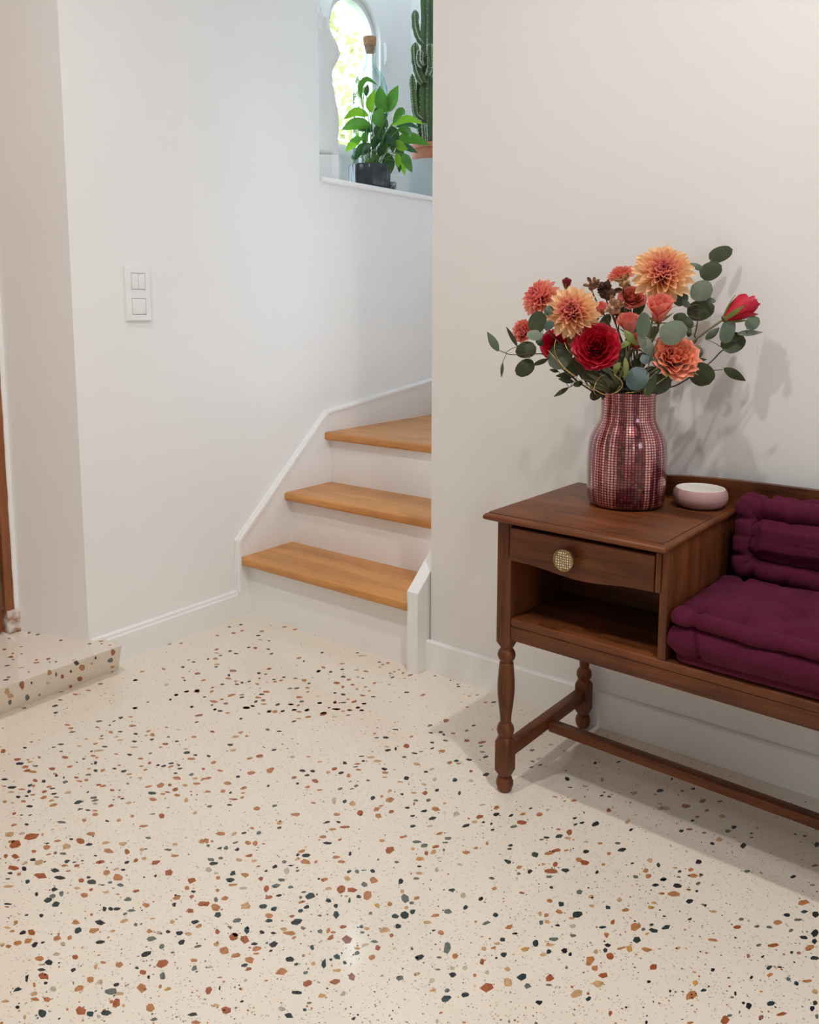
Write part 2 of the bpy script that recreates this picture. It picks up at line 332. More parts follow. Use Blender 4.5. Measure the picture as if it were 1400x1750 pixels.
# wall string with moulded top edge
so = [(-0.0715, 0.0), (-0.0715, 0.264), (0.365, 0.657), (1.024, 0.732), (1.51, 0.787)]
bm = bmesh.new(); prism(bm, so + [(1.51, 0.0)], XW + 0.0006, XS, axis=0)
stg = wlink('string_board', mesh('string_board', bm, trimm), st)
def moulding(bm, line, w, x0, x1):
    """strip along outer polyline line (y,z), inset by w, bevelled from wall x0 to face x1"""
    n = len(line); L2 = [Vector(p) for p in line]; off = []
    for i in range(n):
        ds = []
        if i: ds.append((L2[i] - L2[i - 1]).normalized())
        if i < n - 1: ds.append((L2[i + 1] - L2[i]).normalized())
        ns = [Vector((d.y, -d.x)) for d in ds]; nb = sum(ns, Vector((0, 0))).normalized(); off.append(nb / max(0.3, nb.dot(ns[0])))
    prof = [(0.0, x0), (0.0, x0 + 0.003), (0.35, x1 - 0.001), (0.55, x1), (0.92, x1), (1.0, x1 - 0.006), (1.0, x0)]
    rings = [[bm.verts.new((x, *(L2[i] + off[i] * (w * u)))) for u, x in prof] for i in range(n)]
    for a, b in zip(rings, rings[1:]):
        for k in range(len(prof)): j = (k + 1) % len(prof); bm.faces.new((a[k], a[j], b[j], b[k]))
    bm.faces.new(rings[0]); bm.faces.new(rings[-1][::-1])
bm = bmesh.new(); moulding(bm, [(-0.0718, 0.086), (-0.0718, 0.266), (0.364, 0.660), (1.024, 0.735), (1.51, 0.790)], 0.017, XW + 0.0006, XS + 0.006)
wlink('moulding', mesh('moulding', bm, trimm), stg)
# short outer string at the partition end
bm = bmesh.new(); prism(bm, [(-0.052, 0.0), (-0.052, 0.236), (0.05, 0.322), (0.12, 0.381), (0.12, 0.0)], -0.045, -0.006, axis=0)
bmesh.ops.bevel(bm, geom=[e for e in bm.edges if e.calc_length() > 0.05], offset=0.0015, segments=2, affect='EDGES')
tag(wlink('outer_string', mesh('outer_string', bm, trimm, smooth=0.5), st), 'short white string board ending at the partition')

# ------------------------------------------------------------------ doorstep, door
stepo = tag(link('floor_step', None), 'low terrazzo doorstep in front of the wooden door', 'doorstep', kind='structure')
ZS = 0.090; SX, SXB = -0.655, -0.704
bm = bmesh.new()
A = [bm.verts.new(p) for p in ((-1.3, -1.9, 0), (SXB, -1.9, 0), (SXB, -0.551, 0), (-1.3, -0.551, 0))]
B = [bm.verts.new(p) for p in ((-1.3, -1.9, ZS), (SX, -1.9, ZS), (SX, -0.568, ZS), (-1.3, -0.556, ZS))]
bm.faces.new(A[::-1]); bm.faces.new(B)
for i in range(4): bm.faces.new((A[i], A[(i + 1) % 4], B[(i + 1) % 4], B[i]))
bmesh.ops.bevel(bm, geom=[e for e in bm.edges if all(v.co.z > 0.05 for v in e.verts)], offset=0.002, segments=2, affect='EDGES')
link('slab', mesh('slab', bm, terr, smooth=0.5), stepo)

door = thing('door_1', 'reddish brown wooden door at the left edge of the picture', 'door', (-1.0, -1.1, ZS), kind='structure')
XD = -0.987
jt = 2.13
bm = bmesh.new(); box(bm, XD - 0.05, XD - 0.002, -0.724, -0.6935, ZS + 0.068, jt, bev=0.002); box(bm, XD - 0.05, XD - 0.002, -1.56, -1.53, ZS, jt, bev=0.002); box(bm, XD - 0.05, XD - 0.002, -1.53, -0.724, jt - 0.03, jt, bev=0.002)
wlink('door_frame', mesh('door_frame', bm, doorw, smooth=0.6), door)
leaf = wlink('door_leaf', boxmesh('door_leaf', doorw, XD - 0.055, XD - 0.012, -1.525, -0.7285, ZS + 0.006, jt - 0.035, bev=0.003), door)
for (za, zb) in ((0.25, 0.95), (1.1, 1.98)):
    wlink('panel', boxmesh('panel', doorw, XD - 0.014, XD - 0.006, -1.42, -0.83, ZS + za, ZS + zb, bev=0.004), leaf)
bm = bmesh.new(); lathe(bm, [(0.0, 0), (0.012, 0), (0.01, 0.02), (0.022, 0.035), (0.026, 0.05), (0.018, 0.062), (0, 0.066)], 16)
wlink('door_knob', mesh('door_knob', bm, mat('brass', (0.7, 0.5, 0.2), 0.3, metal=1.0), smooth=0.8), leaf, Matrix.Translation((XD - 0.012, -1.46, 1.08)) @ Matrix.Rotation(PI / 2, 4, 'Y'))
# chipped plaster plinth under the frame and the ragged paint edge
chipm = mat('chipped_plaster', (0.76, 0.70, 0.64), 0.8, col2=(0.36, 0.17, 0.075), vscale=42, bump=0.6, bscale=90)
bm = bmesh.new(); box(bm, XD - 0.05, XD + 0.004, -0.722, -0.684, ZS, ZS + 0.068)
bmesh.ops.subdivide_edges(bm, edges=bm.edges[:], cuts=7, use_grid_fill=True)
for v in bm.verts: v.co += Vector((noise.noise(v.co * 60), noise.noise(v.co * 55 + Vector((3, 1, 2))), noise.noise(v.co * 50 + Vector((7, 1, 9))) * 0.6)) * 0.003; v.co.z = max(v.co.z, ZS)
wlink('plinth_block', mesh('plinth_block', bm, chipm, smooth=True), door)['label'] = 'chipped plaster block under the door frame'
bm = bmesh.new(); n = 70; rows = []
for i in range(n + 1):
    z = ZS + 0.06 + (2.06 - 0.06) * i / n; j = 0.0022 * noise.noise(Vector((z * 23, 0, 0))) + 0.0012 * noise.noise(Vector((z * 90, 4, 0)))
    rows.append([bm.verts.new((XD - 0.004, -0.7 + j, z)), bm.verts.new((XD + 0.001, -0.6985 + j, z)), bm.verts.new((XD + 0.002, -0.684, z)), bm.verts.new((XD - 0.004, -0.684, z))])
for a, b in zip(rows, rows[1:]):
    for k in range(4): bm.faces.new((a[k], a[(k + 1) % 4], b[(k + 1) % 4], b[k]))
wlink('paint_edge', mesh('paint_edge', bm, wallm), door)['label'] = 'ragged strip of white paint beside the door frame'

# ------------------------------------------------------------------ light switch
sw = thing('light_switch', 'white double light switch plate on the wall by the door', 'light switch', (XW, -0.405, 1.068))
p0 = onplane(213, 455, 0, XW + 0.008); p1_ = onplane(259.5, 548, 0, XW + 0.008)
ya, yb, zb, za = p0.y, p1_.y, p1_.z, p0.z
def plate_with_holes():
    bm = bmesh.new(); yc = (ya + yb) / 2; hw = 0.0235; zc1 = (za + zb) / 2 + 0.0355; zc2 = (za + zb) / 2 - 0.0355
    x0, x1 = XW, XW + 0.010
    yl, yr = yc - hw, yc + hw; z = [zb, zc2 - hw, zc2 + hw, zc1 - hw, zc1 + hw, za]
    b_ = 0.006; xi = x1 - 0.0002
    for a in ((ya + b_, yl, zb + b_, za - b_), (yr, yb - b_, zb + b_, za - b_), (yl, yr, z[0] + b_, z[1]), (yl, yr, z[2], z[3]), (yl, yr, z[4], z[5] - b_)): box(bm, x0, xi, a[0], a[1], a[2], a[3])
    V = [[bm.verts.new((x, y_, z_)) for y_, z_ in ((ya + k, zb + k), (yb - k, zb + k), (yb - k, za - k), (ya + k, za - k))] for k, x in ((0, x0), (0, x1 - 0.003), (0.001, x1 - 0.001), (0.003, x1), (b_, xi), (b_, x0))]
    for p, q in zip(V, V[1:]):
        for k in range(4): bm.faces.new((p[k], p[(k + 1) % 4], q[(k + 1) % 4], q[k]))
    return bm, yc, hw, zc1, zc2
plastic = mat('switch_plastic', (0.83, 0.82, 0.80), 0.3)
bm, yc, hw, zc1, zc2 = plate_with_holes()
wlink('frame_plate', mesh('frame_plate', bm, plastic, smooth=0.5), sw)
g = 0.0012
for (a, b, zc) in ((yc - hw + g, yc - 0.0004, zc1), (yc + 0.0004, yc + hw - g, zc1), (yc - hw + g, yc + hw - g, zc2)):
    wlink('rocker', boxmesh('rocker', plastic, XW + 0.001, XW + 0.0105, a, b, zc - hw + g, zc + hw - g, bev=0.001), sw)

# ------------------------------------------------------------------ telephone bench
BR = math.radians(-1.8)
bench = thing('telephone_bench', 'dark mahogany telephone bench with drawer, turned legs and seat', 'bench', (0.484, -0.389, 0), BR)
BL = 0.905                                            # distance to the right hand legs
def bpart(name, me, parent=None): return link(name, me, parent or bench)
LEG = [(0.0, 0.0), (0.011, 0.0), (0.0155, 0.005), (0.0185, 0.015), (0.0183, 0.022), (0.0155, 0.030), (0.0105, 0.0345), (0.0115, 0.037), (0.012, 0.040), (0.0, 0.040)]
MID = [(0.0, 0.112), (0.0125, 0.112), (0.0115, 0.121), (0.0135, 0.124), (0.0172, 0.130), (0.0188, 0.138), (0.0172, 0.146), (0.0135, 0.152), (0.0112, 0.155), (0.0118, 0.158), (0.0125, 0.170), (0.0152, 0.192), (0.0178, 0.216), (0.0184, 0.232),
       (0.0178, 0.250), (0.0162, 0.272), (0.0148, 0.287), (0.0130, 0.289), (0.0140, 0.292), (0.0175, 0.297), (0.0193, 0.304), (0.0178, 0.311), (0.0145, 0.316), (0.0128, 0.318), (0.0128, 0.328), (0.0, 0.328)]
def leg_block(bm, z0, z1, h=0.0165, taper_lo=0.012, taper_hi=0.012):
    """square block whose corners taper into the turning above and below"""
    rings = []
    for s, z in ((0.66, z0), (1.0, z0 + taper_lo), (1.0, z1 - taper_hi), (0.66, z1)):
        if s == 1.0: rings.append([(h, h - .002), (h - .002, h), (-h + .002, h), (-h, h - .002), (-h, -h + .002), (-h + .002, -h), (h - .002, -h), (h, -h + .002)])
        else:
            r = h * 0.86; rings.append([(r * math.cos(PI / 8 + PI / 4 * k), r * math.sin(PI / 8 + PI / 4 * k)) for k in range(8)])
    V = [[bm.verts.new((x, y, z)) for x, y in ring] for ring, z in zip(rings, (z0, z0 + taper_lo, z1 - taper_hi, z1))]
    for a, b in zip(V, V[1:]):
        for k in range(8): bm.faces.new((a[k], a[(k + 1) % 8], b[(k + 1) % 8], b[k]))
    bm.faces.new(V[0][::-1]); bm.faces.new(V[-1])
def leg_mesh(post):
    bm = bmesh.new(); lathe(bm, LEG, 20); leg_block(bm, 0.036, 0.124); lathe(bm, MID, 20)
    leg_block(bm, 0.322, post, taper_lo=0.012, taper_hi=0.001)
    return mesh('leg', bm, mahz, smooth=0.6)
LF = leg_mesh(0.596); LB = leg_mesh(0.596); LR = leg_mesh(0.392)
LY = 0.352
for me, x, y in ((LF, 0, 0), (LB, 0, LY), (LR, BL, 0), (LR, BL, LY)): link('leg', me, bench, Matrix.Translation((x, y, 0)))
# stretchers
for x in (0, BL): bpart('side_stretcher', boxmesh('side_stretcher', mahy, x - 0.011, x + 0.011, 0.0155, LY - 0.0155, 0.074, 0.103, bev=0.0015))
bpart('long_stretcher', boxmesh('long_stretcher', mahx, 0.0112, BL - 0.0112, 0.162, 0.187, 0.070, 0.090, bev=0.0015))
# seat board with rounded nosing, apron below
ZB = 0.3915
bpart('seat_board', boxmesh('seat_board', mahx, 0.0172, BL + 0.016, -0.0155, 0.356, ZB - 0.017, ZB, bev=0.004, seg=3))
bpart('front_apron', boxmesh('front_apron', mahx, 0.0172, BL - 0.0168, -0.0135, 0.006, 0.344, ZB - 0.0172, bev=0.001))
bpart('back_apron', boxmesh('back_apron', mahx, 0.0172, BL - 0.0168, 0.346, 0.364, 0.344, ZB - 0.0172))
for x in (0.0, BL): bpart('side_apron', boxmesh('side_apron', mahy, x - 0.009, x + 0.009, 0.0168, LY - 0.0168, 0.344, ZB - 0.0172))
# table box
bpart('side_panel', boxmesh('side_panel', mahz, -0.0145, 0.0172, 0.0168, LY - 0.0168, ZB - 0.017, 0.5965))
bpart('divider_panel', boxmesh('divider_panel', mahz, 0.332, 0.3475, -0.0150, 0.353, ZB + 0.0002, 0.5965, bev=0.0015))
bpart('compartment_back', boxmesh('compartment_back', mahx, 0.0037, 0.3318, 0.205, 0.215, ZB + 0.0002, 0.5965))
bpart('drawer_rail', boxmesh('drawer_rail', mahx, 0.0168, 0.3318, -0.006, 0.204, 0.586, 0.5965))
bpart('bead_strip', boxmesh('bead_strip', mahz, 0.3245, 0.3345, -0.0185, -0.0152, 0.516, 0.590, bev=0.0012))
bpart('bead_strip', boxmesh('bead_strip', mahz, 0.0075, 0.0128, -0.0195, -0.0167, 0.520, 0.590, bev=0.0012))
# drawer with serpentine lower edge
dpts = [(0.0155, 0.5835), (0.3225, 0.5835)]
for i in range(25):
    x = 0.3225 - (0.3225 - 0.0155) * i / 24; u = (x - 0.0155) / 0.307
    dip = 0.0 if u < 0.12 or u > 0.92 else 0.0095 * (0.5 - 0.5 * math.cos(2 * PI * (u - 0.12) / 0.80)); dpts.append((x, 0.5155 - dip))
bm = bmesh.new(); prism(bm, dpts, -0.019, -0.004, axis=1)
bmesh.ops.bevel(bm, geom=[e for e in bm.edges if all(v.co.y < -0.018 for v in e.verts)], offset=0.0012, segments=2, affect='EDGES')
drawer = bpart('drawer', mesh('drawer', bm, mahx, smooth=0.5))
link('drawer_box', boxmesh('drawer_box', mahx, 0.0185, 0.3195, -0.0038, 0.2, 0.520, 0.578), drawer)
gold = mat('antique_gold', (0.40, 0.28, 0.13), 0.35, metal=1.0, var=0.4, vscale=300)
kx, kz = 0.151, 0.547
KM = Matrix.Translation((kx, -0.019, kz)) @ Matrix.Rotation(PI / 2, 4, 'X')
bm = bmesh.new(); lathe(bm, [(0.0, 0.0), (0.010, 0.0), (0.007, 0.003), (0.007, 0.011), (0.020, 0.0135), (0.0225, 0.016), (0.0228, 0.022), (0.0215, 0.0245), (0.0195, 0.0246), (0.019, 0.0235), (0.0, 0.0235)], 28)
knob = link('drawer_knob', mesh('drawer_knob', bm, gold, smooth=0.6), drawer, KM); knob['label'] = 'round gold knob set with pale beads'
bm = bmesh.new()
for i in range(-4, 5):
    for j in range(-4, 5):
        x, y = i * 0.0048 + random.uniform(-.0005, .0005), j * 0.0048 + random.uniform(-.0005, .0005)
        if math.hypot(x, y) < 0.0175:
            r = random.uniform(0.0011, 0.0018)
            bmesh.ops.create_icosphere(bm, subdivisions=1, radius=r, matrix=Matrix.Translation((x, y, 0.0235)) @ Matrix.Diagonal((1, 1, 0.6, 1)))
tag(bpart('drawer_beads', mesh('drawer_beads', bm, mat('pearl', (0.88, 0.80, 0.68), 0.25), smooth=True), None), 'small pale beads set into the knob', kind='stuff')
bd = bpy.data.objects['drawer_beads']; bd.parent = drawer; bd.matrix_local = KM; bd.name = 'knob_beads'
# table top: moulded edge and raised field
def ringstack(bm, x0, x1, y0, y1, prof, rc=0.004):
    V = []
    for inset, z in prof:
        a, b, c, d = x0 + inset, x1 - inset, y0 + inset, y1 - inset; q = rc; ring = []
        for (cx, cy, s) in ((b - q, d - q, 0), (a + q, d - q, 1), (a + q, c + q, 2), (b - q, c + q, 3)):
            for k in range(4): t = PI / 2 * (s + k / 3); ring.append(bm.verts.new((cx + q * math.cos(t), cy + q * math.sin(t), z)))
        V.append(ring)
    n = len(V[0])
    for a, b in zip(V, V[1:]):
        for k in range(n): bm.faces.new((a[k], a[(k + 1) % n], b[(k + 1) % n], b[k]))
    bm.faces.new(V[0][::-1]); bm.faces.new(V[-1])
bm = bmesh.new(); ringstack(bm, -0.037, 0.351, -0.0435, 0.354, [(0.008, 0.597), (0.003, 0.5975), (0.0005, 0.5995), (0.0, 0.6025), (0.0006, 0.6055), (0.003, 0.6085), (0.0065, 0.6105), (0.0095, 0.6112), (0.0098, 0.6128), (0.0108, 0.6135)])
bpart('table_top', mesh('table_top', bm, mahx, smooth=0.6))
# shaped back rail
bpts = [(0.0, ZB + 0.001), (BL + 0.012, ZB + 0.001), (BL + 0.012, 0.60)]
for i in range(31):
    x = BL + 0.012 - (BL + 0.012) * i / 30; u = x / (BL + 0.012)
    z = 0.606 + 0.058 * (max(0.0, 1 - abs(2 * u - 1) ** 3.2)) ** 0.8 if 0 < u < 1 else 0.606
    bpts.append((x, z))
bm = bmesh.new(); prism(bm, bpts, 0.3562, 0.3722, axis=1)
bmesh.ops.bevel(bm, geom=[e for e in bm.edges if all(v.co.z > 0.6 for v in e.verts) and abs(e.verts[0].co.y - e.verts[1].co.y) < 1e-5], offset=0.002, segments=2, affect='EDGES')
bpart('back_rail', mesh('back_rail', bm, mahx, smooth=0.5))
B4 = PM[bench]

# ------------------------------------------------------------------ cushions
def fabric():
    m, nt, b = nodes('burgundy_cotton'); L = nt.links.new; tc = N(nt, 'ShaderNodeTexCoord')
    n1 = N(nt, 'ShaderNodeTexNoise'); setin(n1, Scale=900.0, Detail=2.0); L(tc.outputs['Object'], n1.inputs['Vector'])
    n0 = N(nt, 'ShaderNodeTexNoise'); setin(n0, Scale=18.0, Detail=4.0); L(tc.outputs['Object'], n0.inputs['Vector'])
    mx = N(nt, 'ShaderNodeMix', data_type='RGBA'); mx.inputs[6].default_value = (0.058, 0.006, 0.018, 1); mx.inputs[7].default_value = (0.105, 0.011, 0.034, 1); L(n0.outputs['Fac'], mx.inputs[0])
    v = N(nt, 'ShaderNodeTexVoronoi'); setin(v, Scale=95.0); L(tc.outputs['Object'], v.inputs['Vector'])
    lt = N(nt, 'ShaderNodeMath', operation='LESS_THAN'); L(v.outputs['Distance'], lt.inputs[0]); lt.inputs[1].default_value = 0.055
    m2 = N(nt, 'ShaderNodeMix', data_type='RGBA'); L(lt.outputs[0], m2.inputs[0]); L(mx.outputs[2], m2.inputs[6]); m2.inputs[7].default_value = (0.22, 0.10, 0.12, 1)
    L(m2.outputs[2], b.inputs['Base Color']); b.inputs['Roughness'].default_value = 0.95; b.inputs['Specular IOR Level'].default_value = 0.15
    b.inputs['Sheen Weight'].default_value = 0.06; b.inputs['Sheen Roughness'].default_value = 0.5; b.inputs['Sheen Tint'].default_value = (0.6, 0.25, 0.35, 1)
    bp = N(nt, 'ShaderNodeBump'); setin(bp, Strength=0.25, Distance=0.001); L(n1.outputs['Fac'], bp.inputs['Height']); L(bp.outputs[0], b.inputs['Normal'])
    return m
burg = fabric()
def cushion_mesh(name, lx, ly, h, tufts, seed=0, rs=1.0, tdep=0.026):
    """box mattress lx*ly*h centred on xy, base z=0: rolled edges above and below a padded side wall, buttoned top"""
    bm = bmesh.new(); hx, hy = lx / 2, ly / 2; R_ = 0.0165 * rs
    prof = [(0.10, 0.004), (0.05, 0.002), (0.03, 0.001), (0.018, 0.002), (0.010, 0.006), (0.0085, 0.010), (0.0105, 0.014), (0.0125, 0.0165), (0.006, 0.020)]
    zt = h - 2 * R_ + 0.003
    for k in range(11):
        t = k / 10; prof.append((0.003 - 0.0105 * math.sin(PI * t) ** 0.7, 0.022 + (zt - 0.003 - 0.022) * t))
    prof += [(0.0125, zt - 0.001), (0.0105, zt + 0.001)]
    for k in range(11):                              # the roll: an arc of radius R_ round (R_, h - R_)
        a = math.radians(-62 - 22 * k); prof.append((R_ + R_ * 1.08 * math.sin(a) * 1.0, h - R_ - R_ * 1.02 * math.cos(a)))
    prof += [(2.15 * R_, h - 0.010), (2.35 * R_, h - 0.0095), (2.7 * R_, h - 0.005)]
    m0 = 2.7 * R_
    for k in range(1, 16): prof.append((m0 + (min(hx, hy) - m0 - 0.004) * k / 15, h - 0.004 + 0.013 * math.sin(PI / 2 * min(1, k / 7))))
    nx, ny, nc = 120, 76, 9; V = []
    for ins, z in prof:
        a, b = hx - ins, hy - ins; q = max(0.003, min(0.024 - ins * 0.4, a, b)); ring = []
        for (sx, sy, s, cnt) in ((1, 1, 0, nx), (-1, 1, 1, ny), (-1, -1, 2, nx), (1, -1, 3, ny)):
            cx, cy = sx * (a - q), sy * (b - q)
            for k in range(nc): t = PI / 2 * (s + k / nc); ring.append((cx + q * math.cos(t), cy + q * math.sin(t)))
            ex, ey = [(-1, 0), (0, -1), (1, 0), (0, 1)][s]; ln = 2 * (a - q) if s in (0, 2) else 2 * (b - q)
            t = PI / 2 * (s + 1); px, py = cx + q * math.cos(t), cy + q * math.sin(t)
            for k in range(cnt): ring.append((px + ex * ln * k / cnt, py + ey * ln * k / cnt))
        V.append([bm.verts.new((x, y, z)) for x, y in ring])
    n = len(V[0])
    for a, b in zip(V, V[1:]):
        for k in range(n): bm.faces.new((a[k], a[(k + 1) % n], b[(k + 1) % n], b[k]))
    bm.faces.new(V[0][::-1]); bm.faces.new(V[-1])
    sv = Vector((seed * 3.1, seed * 1.7, 0))
    G = lambda x, w: math.exp(-(x / w) ** 2)
    for v in bm.verts:
        c = v.co.copy()
        dx, dy = hx - abs(c.x), hy - abs(c.y)
        inx = dx < dy                                 # nearer to a short side
        edge = min(dx, dy); along = dy if inx else dx; per = c.y if inx else c.x
        out = Vector((math.copysign(1, c.x), 0, 0)) if inx else Vector((0, math.copysign(1, c.y), 0))
        if c.z > 0.02:
            d = Vector((noise.noise(c * 12 + sv), noise.noise(c * 12 + sv + Vector((9, 2, 4))), noise.noise(c * 10 + sv + Vector((1, 8, 3)))))
            v.co += d * 0.0055
            fine = noise.noise(Vector((per * 45, c.z * 30, seed + (3 if inx else 0))))
            if edge < 0.04: v.co += out * 0.0036 * fine
            if c.z > h - 0.03: v.co.z += 0.0016 * noise.noise(c * 38 + sv)
            # seam where the border turns the corner: a deep crease through roll and wall
            if edge < 0.05:
                cr = G(along - 0.050 - 0.006 * math.sin(c.z * 60), 0.0055)
                v.co -= out * 0.0085 * cr; v.co.z -= 0.006 * cr * (1 if c.z > h - 0.02 else 0)
                # stitch puckers
                pk = G((per / 0.075 - round(per / 0.075)) * 0.075, 0.006)
                v.co -= out * 0.0028 * pk; v.co.z -= 0.0025 * pk * (1 if c.z > h - 0.012 else 0)
                # sagging wrinkles across the corner block
                if along < 0.05: v.co -= out * 0.004 * G((c.z - h * 0.62) - 0.25 * along, 0.0045); v.co -= out * 0.003 * G((c.z - h * 0.28) + 0.2 * along, 0.004)
        if inx and dx < 3.0 * R_ and c.z > h - 0.02 and dy > 2.2 * R_:     # the short ends are gathered, without a separate roll
            k = min(1, (dy - 2.2 * R_) / 0.02) * 0.85; q = min(1, max(0, dx) / (1.3 * R_)); zq = h + 0.002 - R_ * 1.1 * (1 - math.sqrt(max(0, 1 - (1 - q) ** 2)))
            v.co.z += (zq - c.z) * k
        if c.z > h - 0.02 and edge > 2.0 * R_:
            dep = 0; g = 0
            for tx, ty in tufts:
                r = math.hypot(c.x - tx, c.y - ty); an = math.atan2(c.y - ty, c.x - tx)
                dep += tdep * math.exp(-(r / 0.030) ** 1.15) * (1 + 0.18 * math.cos(4 * an + seed) * min(1, r / 0.02))
                g = max(g, 0.6 * G(c.x - tx + 0.006 * math.sin(c.y * 50), 0.012), 0.5 * G(c.y - ty + 0.006 * math.sin(c.x * 40), 0.012))
            fade = min(1, (edge - 2.0 * R_) / 0.03)
            v.co.z -= dep * fade; v.co.z -= 0.009 * g * fade; v.co.z += 0.006 * fade
    return mesh(name, bm, burg, smooth=True)
# seat cushion
sx0, sx1, sy0, sy1 = 0.3525, 0.885, -0.024, 0.268
TS = [(-0.09, -0.035), (0.09, -0.035)]
cm = cushion_mesh('pad', sx1 - sx0, sy1 - sy0, 0.098, TS, 1, 1.0, 0.030)
sc = thing('seat_cushion', 'burgundy buttoned box cushion lying on the bench seat', 'cushion', B4 @ Vector(((sx0 + sx1) / 2, (sy0 + sy1) / 2, ZB + 0.0005)), BR)
pad = link('pad', cm, sc)
btn = mat('button', (0.16, 0.05, 0.08), 0.7)
for x, y in TS:
    bm = bmesh.new(); bmesh.ops.create_icosphere(bm, subdivisions=2, radius=0.006, matrix=Matrix.Diagonal((1, 1, 0.5, 1)))
    link('tuft_button', mesh('tuft_button', bm, btn, smooth=True), sc, Matrix.Translation((x, y, 0.0665)))
# back cushion, leaning on the back rail
lx, lh, lt = 0.515, 0.162, 0.082
bmx = cushion_mesh('pad', lx, lh, lt, [], 5, 1.15, 0.0)
Mloc = Matrix.Translation((0.366 + lx / 2, 0.338, ZB + 0.166)) @ Matrix.Rotation(math.radians(79), 4, 'X')
bc = link('back_cushion', None, None, B4 @ Mloc); bc.empty_display_size = 0.05
tag(bc, 'burgundy padded cushion propped upright against the back rail', 'cushion')
link('pad', bmx, bc)

# ------------------------------------------------------------------ vase and bowl
def vase_mat():
    m, nt, b = nodes('mosaic_mercury_glass'); L = nt.links.new
    uv = N(nt, 'ShaderNodeUVMap'); sp = N(nt, 'ShaderNodeSeparateXYZ'); L(uv.outputs[0], sp.inputs[0])
    def math_(op, a, bb, cc=None):
        n = N(nt, 'ShaderNodeMath', operation=op)
        for i, x in enumerate((a, bb, cc)):
            if x is None: continue
            if isinstance(x, (int, float)): n.inputs[i].default_value = x
            else: L(x, n.inputs[i])
        return n.outputs[0]
    nz = N(nt, 'ShaderNodeTexNoise'); setin(nz, Scale=30.0); L(uv.outputs[0], nz.inputs['Vector'])
    u = math_('MULTIPLY_ADD', nz.outputs['Fac'], 0.25, math_('MULTIPLY', sp.outputs[0], 74.0)); v = math_('MULTIPLY_ADD', nz.outputs['Fac'], 0.4, math_('MULTIPLY', sp.outputs[1], 185.0))
    fu = math_('ABSOLUTE', math_('SUBTRACT', math_('FRACT', u, 0), 0.5), 0); fv = math_('ABSOLUTE', math_('SUBTRACT', math_('FRACT', v, 0), 0.5), 0)
    line = math_('MAXIMUM', math_('GREATER_THAN', fu, 0.36), math_('GREATER_THAN', fv, 0.36))
    # per tile tone and broad dark stripes, in part reflections painted into the colour
    fl = N(nt, 'ShaderNodeCombineXYZ'); L(math_('FLOOR', u, 0), fl.inputs[0]); L(math_('FLOOR', v, 0), fl.inputs[1])
    wn = N(nt, 'ShaderNodeTexWhiteNoise'); wn.noise_dimensions = '2D'; L(fl.outputs[0], wn.inputs['Vector'])
    st_ = N(nt, 'ShaderNodeCombineXYZ'); L(math_('MULTIPLY', math_('FLOOR', u, 0), 0.37), st_.inputs[0]); L(math_('MULTIPLY', sp.outputs[1], 3.0), st_.inputs[1])
    n2 = N(nt, 'ShaderNodeTexNoise'); setin(n2, Scale=1.0, Detail=2.0); L(st_.outputs[0], n2.inputs['Vector'])
    stripe = N(nt, 'ShaderNodeMapRange'); stripe.inputs[1].default_value = 0.44; stripe.inputs[2].default_value = 0.56; L(n2.outputs['Fac'], stripe.inputs[0])
    tone = math_('MULTIPLY_ADD', wn.outputs['Value'], 0.25, math_('MULTIPLY', stripe.outputs[0], 0.75))
    rp = N(nt, 'ShaderNodeValToRGB'); L(tone, rp.inputs[0]); e = rp.color_ramp.elements
    e[0].color = (0.085, 0.01, 0.02, 1); e[1].color = (1.0, 0.50, 0.46, 1); k = rp.color_ramp.elements.new(0.4); k.color = (0.50, 0.10, 0.11, 1)
    mx = N(nt, 'ShaderNodeMix', data_type='RGBA'); L(line, mx.inputs[0]); L(rp.outputs[0], mx.inputs[6]); mx.inputs[7].default_value = (0.035, 0.004, 0.009, 1)
    L(mx.outputs[2], b.inputs['Base Color']); b.inputs['Metallic'].default_value = 0.75; b.inputs['Roughness'].default_value = 0.24
    b.inputs['Coat Weight'].default_value = 1.0; b.inputs['Coat Roughness'].default_value = 0.04
    bp = N(nt, 'ShaderNodeBump'); setin(bp, Strength=0.5, Distance=0.0012)
    mp5 = N(nt, 'ShaderNodeMapping'); mp5.inputs['Scale'].default_value = (26, 9, 1); L(uv.outputs[0], mp5.inputs[0]); n5 = N(nt, 'ShaderNodeTexNoise'); setin(n5, Scale=1.0, Detail=2.0); L(mp5.outputs[0], n5.inputs['Vector'])
    hh = math_('MULTIPLY_ADD', n5.outputs['Fac'], 5.0, math_('MULTIPLY', line, -0.3))
    L(hh, bp.inputs['Height']); L(bp.outputs[0], b.inputs['Normal'])
    return m
ZT = 0.6135
VC = Vector((0.649, -0.186))
vp = [(0.0, 0.0), (0.066, 0.0), (0.074, 0.003), (0.0795, 0.012), (0.0815, 0.03), (0.0822, 0.06), (0.082, 0.105), (0.080, 0.13), (0.0765, 0.146), (0.070, 0.160), (0.0635, 0.1715), (0.0590, 0.181), (0.0572, 0.192), (0.0568, 0.21), (0.0572, 0.232), (0.0582, 0.2395), (0.0572, 0.2405), (0.0555, 0.2395),
      (0.054, 0.23), (0.0535, 0.195), (0.060, 0.178), (0.076, 0.14), (0.078, 0.06), (0.070, 0.012), (0.0, 0.010)]
bm = bmesh.new(); lathe(bm, vp, 72, uv=True)
vase = tag(link('vase', mesh('vase', bm, vase_mat(), smooth=0.9), None, Matrix.Translation((VC.x, VC.y, ZT)) @ Matrix.Rotation(0.4, 4, 'Z')), 'shiny rose-red mosaic glass vase holding the bouquet', 'vase')
bowl = thing('bowl', 'small dusty pink ceramic bowl with white inside, next to the vase', 'bowl', (0.782, -0.112, ZT))
